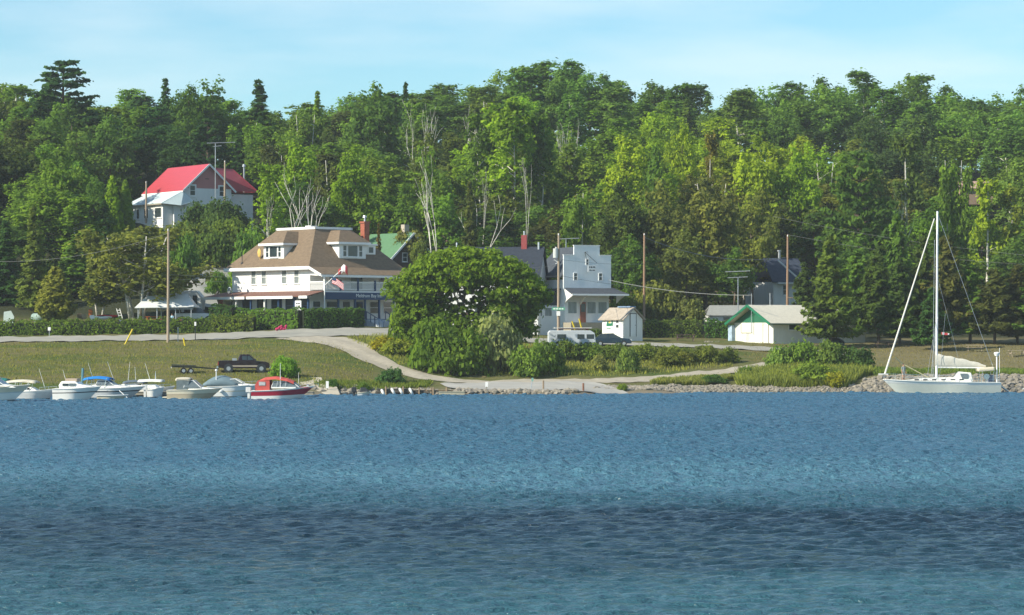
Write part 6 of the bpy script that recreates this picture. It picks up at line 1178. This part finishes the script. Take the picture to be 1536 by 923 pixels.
# 7 beige bowrider
t, L = boat('cream-sided bowrider with a clear-curtained white top', 252, 334, 598.8, rz=-4); hull(t, L, 2.2, 1.2, .95, [gelcream, mat('beige_gelcoat', (.50, .42, .29), .3, .06), mat('beige_gelcoat_band', (.44, .36, .25), .3, .06), gelcream, gel], stripe=(.45, .58), over=.14)
cabin(t, [(2.0, 1.0), (2.1, 1.3), (3.2, 1.3), (4.6, 1.1)], 1.7, 1.4, gel); shield(t, 1.6, 3.2, 1.7, 1.3, 1.25, 2.0, .75); arched(t, .8, 2.2, 1.7, 1.8, 2.35, gelcream, 'bimini', sag=.06); b = MB()
for s in (-1, 1): b.prism([(.9, s*.8, .98), (1.9, s*.8, .98), (2.2, s*.8, 2.2), (.9, s*.8, 2.2)], (0, s*.015, 0))
b.box(.9, -.8, 2.15, .92, .8, 2.2); b.build('side_curtain', screen, t); MB().box(.9, -.35, .9, 1.3, .35, 1.45).build('seat', redc, t); MB().box(-.45, -.7, .15, 0, .7, .25).build('swim_platform', gelcream, t)
# 8 cruiser with grey canvas
t, L = boat('white cruiser with a grey-blue canvas cover beside the red-topped boat', 312, 396, 596.5, rz=-3); hull(t, L, 2.5, 1.5, 1.2, [bottom, gel, gelcream, gel, gel], stripe=(.5, .6), over=.16); cabin(t, [(1.2, 1.2), (1.4, 1.75), (2.6, 1.72), (4.7, 1.35)], 2.0, 1.5, gel)
arched(t, -.4, 3.0, 2.1, 1.3, 2.45, mat('blue_grey_canvas', (.13, .19, .22), .7, .1), 'canvas_cover', open_=False, sag=.35, ends=1); shield(t, 1.9, 3.4, 1.8, 1.4, 1.6, 2.05, .7); rail(t, [(3.4, -.9, 1.42), (4.3, -.6, 1.5), (5.5, 0, 1.58)], .3); MB().tube((.9, -.9, 1.4), (.9, -.9, 3.0), .05).ball((.9, -.9, 3.02), .13).build('light_pole', trim, t)
MB().ball((1.4, -1.3, .75), (.22, .14, .22)).build('fender', gel, t)
# 9 the red-topped boat
redcan = mat('faded_red_canvas', (.50, .085, .07), .8, .14, 2); redh = mat('crimson_hull', (.34, .015, .04), .3, .06, spec=.5)
t, L = boat('crimson and white day cruiser with a faded red canvas top', 378, 472, 599.3, rz=-3); hull(t, L, 2.2, 1.45, .92, [gel, gel, redh, gel, gel], stripe=(.40, .88), over=.15)
b = MB(); prof = [(.45, .9), (.4, 1.6), (.65, 2.05), (1.3, 2.42), (2.3, 2.5), (3.4, 2.28), (3.9, 2.0), (3.3, 1.98), (2.2, 2.1), (1.75, 2.05), (1.75, .95)]
rows_ = []
b.prism([(x_, -.95, z_) for x_, z_ in [(.45, .9), (.4, 1.6), (.65, 2.05), (1.75, 2.05), (1.75, .95)]], (0, .03, 0)); b.prism([(x_, .92, z_) for x_, z_ in [(.45, .9), (.4, 1.6), (.65, 2.05), (1.75, 2.05), (1.75, .95)]], (0, .03, 0))
top_ = [(.4, 1.6), (.65, 2.05), (1.3, 2.38), (2.3, 2.48), (3.4, 2.25), (4.0, 1.95)]
b.loft([[(x_, .96 * math.cos(a), z_ - .3 + .3 * math.sin(a) ** .7 if 0 < a < 3.1 else z_ - .3) for a in [math.pi * k / 8 for k in range(9)]] for x_, z_ in top_]); b.prism([(.42, -.95, .9), (.42, .95, .9), (.4, .9, 1.6), (.4, -.9, 1.6)], (-.03, 0, 0))
can = b.build('canvas_top', redcan, t); MB().box(.75, -.99, 1.5, 1.35, -.955, 1.9).build('vinyl_window', mat('cloudy_vinyl', (.42, .42, .42), .3, .3, 5), can)
sc = shield(t, 1.9, 4.5, 1.8, 1.4, 1.3, 1.95, .75); cabin(t, [(3.0, 1.0), (3.1, 1.32), (4.6, 1.36), (5.5, 1.28)], 1.6, 1.2, redh); MB().box(1.9, -.96, 1.2, 4.2, -.9, 1.34).build('side_rail_board', gel, t); rail(t, [(4.4, -.8, 1.25), (5.3, -.5, 1.35), (6.2, 0, 1.46)], .25)
whip(t, 2.75, -.9, 1.3, 2.6, .0, .035); whip(t, 4.3, .4, 1.3, 1.6, .0); MB().ball((5.2, 0, 1.5), .12).build('bow_light', chrome, t); outboard(t, .4, m=gelgrey); [MB().tube((xx, -.95, 1.3), (xx + .1, -.9, 2.0), .02).build('canvas_frame', metal, t) for xx in (2.4, 3.2)]
# 10 little runabout and skiffs
t, L = boat('tiny dark-windowed runabout tied left of the dark dock', 536, 556, 594.6, rz=0); hull(t, L, .9, .55, .42, [bottom, gelgrey, gelcream, gelcream, gelgrey]); cabin(t, [(.2, .42), (.3, .95), (.8, .98), (1.15, .5)], .8, .55, darkm, bev=.03); outboard(t, .1)
t, L = boat('white skiff nosed against the dark dock, beside the tiny runabout', 552, 568, 592.2, rz=20, cat='skiff', name='skiff'); hull(t, L * 1.3, .9, .6, .38, [gel, gel, gel, gel, gelgrey]); MB().box(.4, -.35, .2, .6, .35, .3).build('thwart', wood, t)
t, L = boat('white dinghy cut by the right edge of the picture near the sailboat', 1523, 1560, 591.5, rz=180, cat='dinghy', name='dinghy'); t.location.x = X(1560, 300); hull(t, 2.6, 1.2, .62, .45, [gel, gel, gel, gel, gelgrey]); MB().box(.4, -.5, .25, .65, .5, .33).build('thwart', wood, t)
# ---- the sailboat
Ysb = 299.2; s = F / Ysb; L = 12.0; t = thing('sailboat', 'white sailing yacht with furled sails anchored off the stony shore', 'sailboat', (X(1499, Ysb), Ysb, 0), R(180)); z = lambda py: (590.2 - py) / s; xx = lambda px: (1499 - px) / s
yhull = mat('yacht_ivory', (.62, .63, .55), .3, .04, spec=.5)
rows_ = hull(t, L, 3.4, 1.42, 1.12, [yhull, yhull, gelgrey, gel, gel], stripe=(.74, .80), over=.07, full=.4, transom=.72, n=21); MB().box(-.02, -.9, .2, .0, .9, .9).build('transom_plate', gel, t)
b = MB(); b.add([(-.9, -.5, .15), (-.9, .5, .15), (0.2, .9, .95), (.2, -.9, .95)], [(0, 1, 2, 3)]); o = b.build('reverse_transom', gel, t); o.modifiers.new('thickness', 'SOLIDIFY').thickness = .08
cabin(t, [(3.0, 1.15), (3.1, 1.62), (5.5, 1.66), (7.6, 1.6), (9.6, 1.38)], 2.2, 1.8, gel, 'coachroof', bev=.06)
for px in (1373, 1386, 1399, 1413, 1427, 1440): MB().box(xx(px) - .22, .99, 1.36, xx(px) + .22, 1.02, 1.48).build('port_light', darkm, t)
mx = xx(1404.5); ms = MB().tube((mx, 0, 1.4), (mx - .12, 0, z(317)), .135, .10, 12).build('mast', mat('mast_white', (.82, .82, .82), .35, .03), t)
zsp = z(477.5); b = MB(); b.tube((mx - .05, -.75, zsp), (mx - .05, .75, zsp), .04); b.tube((mx - .05, -.6, z(400)), (mx - .05, .6, z(400)), .035); b.build('spreader', trim, ms)
MB().tube((xx(1327), 0, z(562)), (mx + .2, 0, z(328)), .10, .06, 10).build('furled_jib', mat('sailcloth', (.72, .70, .62), .8, .05), t); MB().box(xx(1332), -.25, z(562), xx(1318), .25, z(560.5)).build('bow_platform', gel, t)
b = MB(); top_ = (mx - .1, 0, z(319))
for sy in (-1, 1): b.path([(mx + .1, sy * 1.5, 1.25), (mx - .05, sy * .75, zsp), (mx - .1, sy * .05, z(345))], .02); b.tube((mx + .8, sy * 1.4, 1.25), (mx, 0, z(478)), .02)
b.tube(top_, (.1, 0, 1.2), .02); b.tube((mx - .3, 0.2, 1.6), (mx - .9, .2, z(470)), .012); b.tube((mx - 2.3, 0, z(540)), (mx - .2, 0, z(420)), .012); b.tube((mx+.4, 0.2, 1.5), (mx + .2, .1, z(360)), .02); b.build('rigging', metal, t)
MB().path([(mx + .6, -.6, 1.55), (xx(1355), -.6, z(546)), (xx(1343), -.3, z(536))], .05).build('whisker_pole', mat('dull_yellow', (.45, .42, .25), .6, .1), t)
MB().tube((mx, 0, z(551)), (xx(1484), 0, z(552)), .08, .07, 8).build('boom', trim, ms)
b = MB(); rw = []
for i in range(14):
    f = i / 13; x_ = mx + .12 - (mx - xx(1479) + .1) * f; hh_ = 1.25 * (1 - f) ** .8 + .22 + .05 * math.sin(i * 1.9); w_ = .2 * (1 - .5 * f); z0_ = z(551) - .02; rw.append([(x_, w_ * math.cos(a), z0_ + hh_ * (.5 + .5 * math.sin(a))) for a in [k * 6.283 / 10 for k in range(10)]])
b.loft(rw, 0, True); b.build('furled_mainsail', mat('sail_cover', (.60, .57, .48), .8, .1, 2), t, smooth=True)
cabin(t, [(xx(1458), 1.2), (xx(1455), z(559)), (xx(1438), z(557.5)), (xx(1431), 1.6)], 1.9, 1.6, gel, 'dodger', bev=.08); b = MB()
b.prism([(xx(1441), .98, 1.5), (xx(1450), .98, 1.5), (xx(1450), .9, z(560.5)), (xx(1438), .9, z(560.5))], (0, .02, 0)); b.build('dodger_window', screen, t)
b = MB(); b.prism([(xx(1465), -1.0, z(557.5)), (xx(1490), -1.0, z(556)), (xx(1490), 1.0, z(556)), (xx(1465), 1.0, z(557.5))], (0, 0, .38)); b.build('bimini', gelcream, t, bevel=.12)
for px in (1470, 1487):
    for sy in (-.95, .95): MB().tube((xx(px), sy, 1.1), (xx(px) - .1, sy, z(557)), .025).build('bimini_pole', chrome, t)
b = MB()
for sy in (-1.3, 1.3):
    pts = [(xx(p_), sy * (1 - max(0, (1390 - p_)) / 90), 1.15 + .28 * max(0, (1450 - p_) / 130)) for p_ in (1495, 1475, 1455, 1430, 1405, 1380, 1360, 1342, 1326)]
    for lv in (.32, .62): b.path([Vector(p_) + Vector((0, 0, lv)) for p_ in pts], .014, 4)
    for p_ in pts: b.tube(p_, Vector(p_) + Vector((0, 0, .64)), .018)
b.build('lifelines', chrome, t)
rp = MB().tube((xx(1494.5), .3, .9), (xx(1494.5), .3, z(534)), .07).build('radar_pole', trim, t); MB().tube((xx(1494.5), .3, z(534)), (xx(1494.5), .3, z(530)), .2, .32, 14).ball((xx(1494.5), .3, z(530)), (.32, .32, .14), seg=14).build('radar_dome', gel, rp)
MB().tube((xx(1500), -.3, .9), (xx(1500), -.3, z(522)), .025).build('flag_staff', trim, t); MB().tube((xx(1479), .2, 1.2), (xx(1479), .2, z(565)), .06).tube((xx(1479), .0, z(565)), (xx(1479), .4, z(565)), .3, .3, 14).build('steering_wheel', chrome, t)
MB().box(xx(1492), -.7, 1.1, xx(1483), -.3, 1.9).build('stern_gear', mat('blue_grey_gear', (.12, .16, .25), .7, .3, 3), t)
fl_ = MB(); fl_.box(mx - .45, .52, z(502), mx - .55, .54, z(498.5), 0); fl_.box(mx - .75, .52, z(502.3), mx - .55, .54, z(498.5), 1); fl_.box(mx - 1.1, .52, z(502.8), mx - .75, .54, z(499.5), 0); fl_.box(mx - 1.25, .52, z(502.5), mx - 1.1, .54, z(500), 1); fl_.build('courtesy_flag', [redc, whc], t)
# ------------------------------------------------------------------ person on the foredeck
def person(name, label, loc, rz, joints, edges, radii, shirt, shorts, hair, zs, hands):
    me = bpy.data.meshes.new('body'); me.from_pydata(joints, edges, []); o = bpy.data.objects.new('tmp', me); COL.objects.link(o); sk = o.modifiers.new('s', 'SKIN'); sk.use_smooth_shade = True
    for i, r in enumerate(radii): v = me.skin_vertices[0].data[i]; v.radius = (r, r); v.use_root = (i == 0)
    su = o.modifiers.new('u', 'SUBSURF'); su.levels = 2; su.render_levels = 2; bpy.context.view_layer.update()
    m2 = bpy.data.meshes.new_from_object(o.evaluated_get(bpy.context.evaluated_depsgraph_get())); bpy.data.objects.remove(o)
    skin = mat('skin', (.46, .26, .17), .6, .05); m2.materials.clear()
    for x_ in (skin, shirt, shorts): m2.materials.append(x_)
    for p_ in m2.polygons: c = p_.center; p_.material_index = 1 if zs[1] < c.z < zs[2] and not (abs(c.x) > .2 and c.z < zs[3]) else 2 if zs[0] < c.z <= zs[1] and abs(c.x) < .22 else 0; p_.use_smooth = True
    base = bpy.data.objects.new(name, m2); COL.objects.link(base); base.location = loc; base.rotation_euler = (0, 0, rz); tag(base, label, 'person')
    for hx, hy, hz, sx in hands:
        b = MB(); b.box(hx - .02, hy - .045, hz - .1, hx + .02, hy + .045, hz)
        for k, l in enumerate((.065, .08, .085, .07)): y_ = hy - .035 + k * .023; b.tube((hx, y_, hz - .09), (hx - sx * .01, y_, hz - .09 - l * .6), .01).tube((hx - sx * .01, y_, hz - .09 - l * .6), (hx - sx * .03, y_, hz - .09 - l), .009)
        b.tube((hx, hy - .045, hz - .03), (hx - sx * .015, hy - .08, hz - .085), .012, .01); b.build('hand', skin, base)
    hz = joints[6][2]; hy = joints[6][1]; hx = joints[6][0]; hb = MB(); hb.ball((hx, hy + .015, hz + .05), (.085, .10, .085), seg=12); hb.build('hair', hair, base, smooth=True)
    fb_ = MB(); fb_.ball((hx - .03, hy - .088, hz + .01), .012, seg=6, rings=4).ball((hx + .03, hy - .088, hz + .01), .012, seg=6, rings=4).ball((hx, hy - .10, hz - .015), (.012, .02, .022), seg=6, rings=4); fb_.build('face', darkm, base); return base
J = [(0,0,.95),(0,0,1.1),(0,0,1.3),(0,0,1.43),(0,0,1.5),(0,-.01,1.58),(0,-.015,1.65),(0,-.01,1.72),(-.17,0,1.42),(-.24,.02,1.15),(-.24,-.1,.92),(.17,0,1.42),(.24,.02,1.15),(.24,-.1,.92),(-.09,0,.9),(-.1,-.02,.5),(-.1,.02,.1),(-.1,-.12,.04),(.09,0,.9),(.1,-.02,.5),(.1,.02,.1),(.1,-.12,.04)]
Ed = [(0,1),(1,2),(2,3),(3,4),(4,5),(5,6),(6,7),(3,8),(8,9),(9,10),(3,11),(11,12),(12,13),(0,14),(14,15),(15,16),(16,17),(0,18),(18,19),(19,20),(20,21)]
Rd = [.13,.12,.14,.10,.055,.07,.09,.06,.065,.045,.032,.065,.045,.032,.09,.06,.04,.035,.09,.06,.04,.035]
person('person', 'person in a grey shirt and pale shorts standing on the foredeck of the sailboat', (X(1355, Ysb), Ysb - .1, 1.30), R(25), J, Ed, Rd, mat('grey_shirt', (.26, .30, .30), .9, .1), mat('pale_shorts', (.42, .42, .38), .9, .1), mat('hair_brown', (.06, .04, .03), .9, .2), (.62, 1.0, 1.47, 1.2), [(-.24, -.11, .91, -1), (.24, -.11, .91, 1)])
# person seated by the utility pole behind the hedge
J2 = [(0,0,.5),(0,.02,.65),(0,.03,.85),(0,.03,.98),(0,.02,1.05),(0,.0,1.13),(0,0,1.2),(0,0,1.27),(-.17,.03,.97),(-.23,.02,.72),(-.18,-.22,.62),(.17,.03,.97),(.23,.02,.72),(.18,-.22,.62),(-.1,-.05,.5),(-.12,-.45,.5),(-.12,-.45,.1),(-.12,-.58,.04),(.1,-.05,.5),(.12,-.45,.5),(.12,-.45,.1),(.12,-.58,.04)]
Yp = 352.5; x = X(258, Yp); person('person', 'person in a light blue top sitting behind the hedge beside the left utility pole', (x, Yp, h(x, Yp) + .35), R(-30), J2, Ed, Rd, mat('light_blue_shirt', (.30, .48, .60), .9, .1), mat('navy_trousers', (.04, .05, .09), .9, .1), MATS['hair_brown'], (.3, .6, 1.02, .8), [(-.18, -.24, .66, -1), (.18, -.24, .66, 1)])
t = thing('garden_chair', 'dark garden chair under the seated person', 'chair', (x, Yp, h(x, Yp) + .35), R(-30)); MB().box(-.25, -.3, .36, .25, .2, .4).build('seat', darkm, t); MB().box(-.25, .2, .4, .25, .24, .9).build('backrest', darkm, t)
for a in (-.22, .22):
    for c_ in (-.27, .17): MB().tube((a, c_, -.4), (a, c_, .36), .025).build('leg', darkm, t)
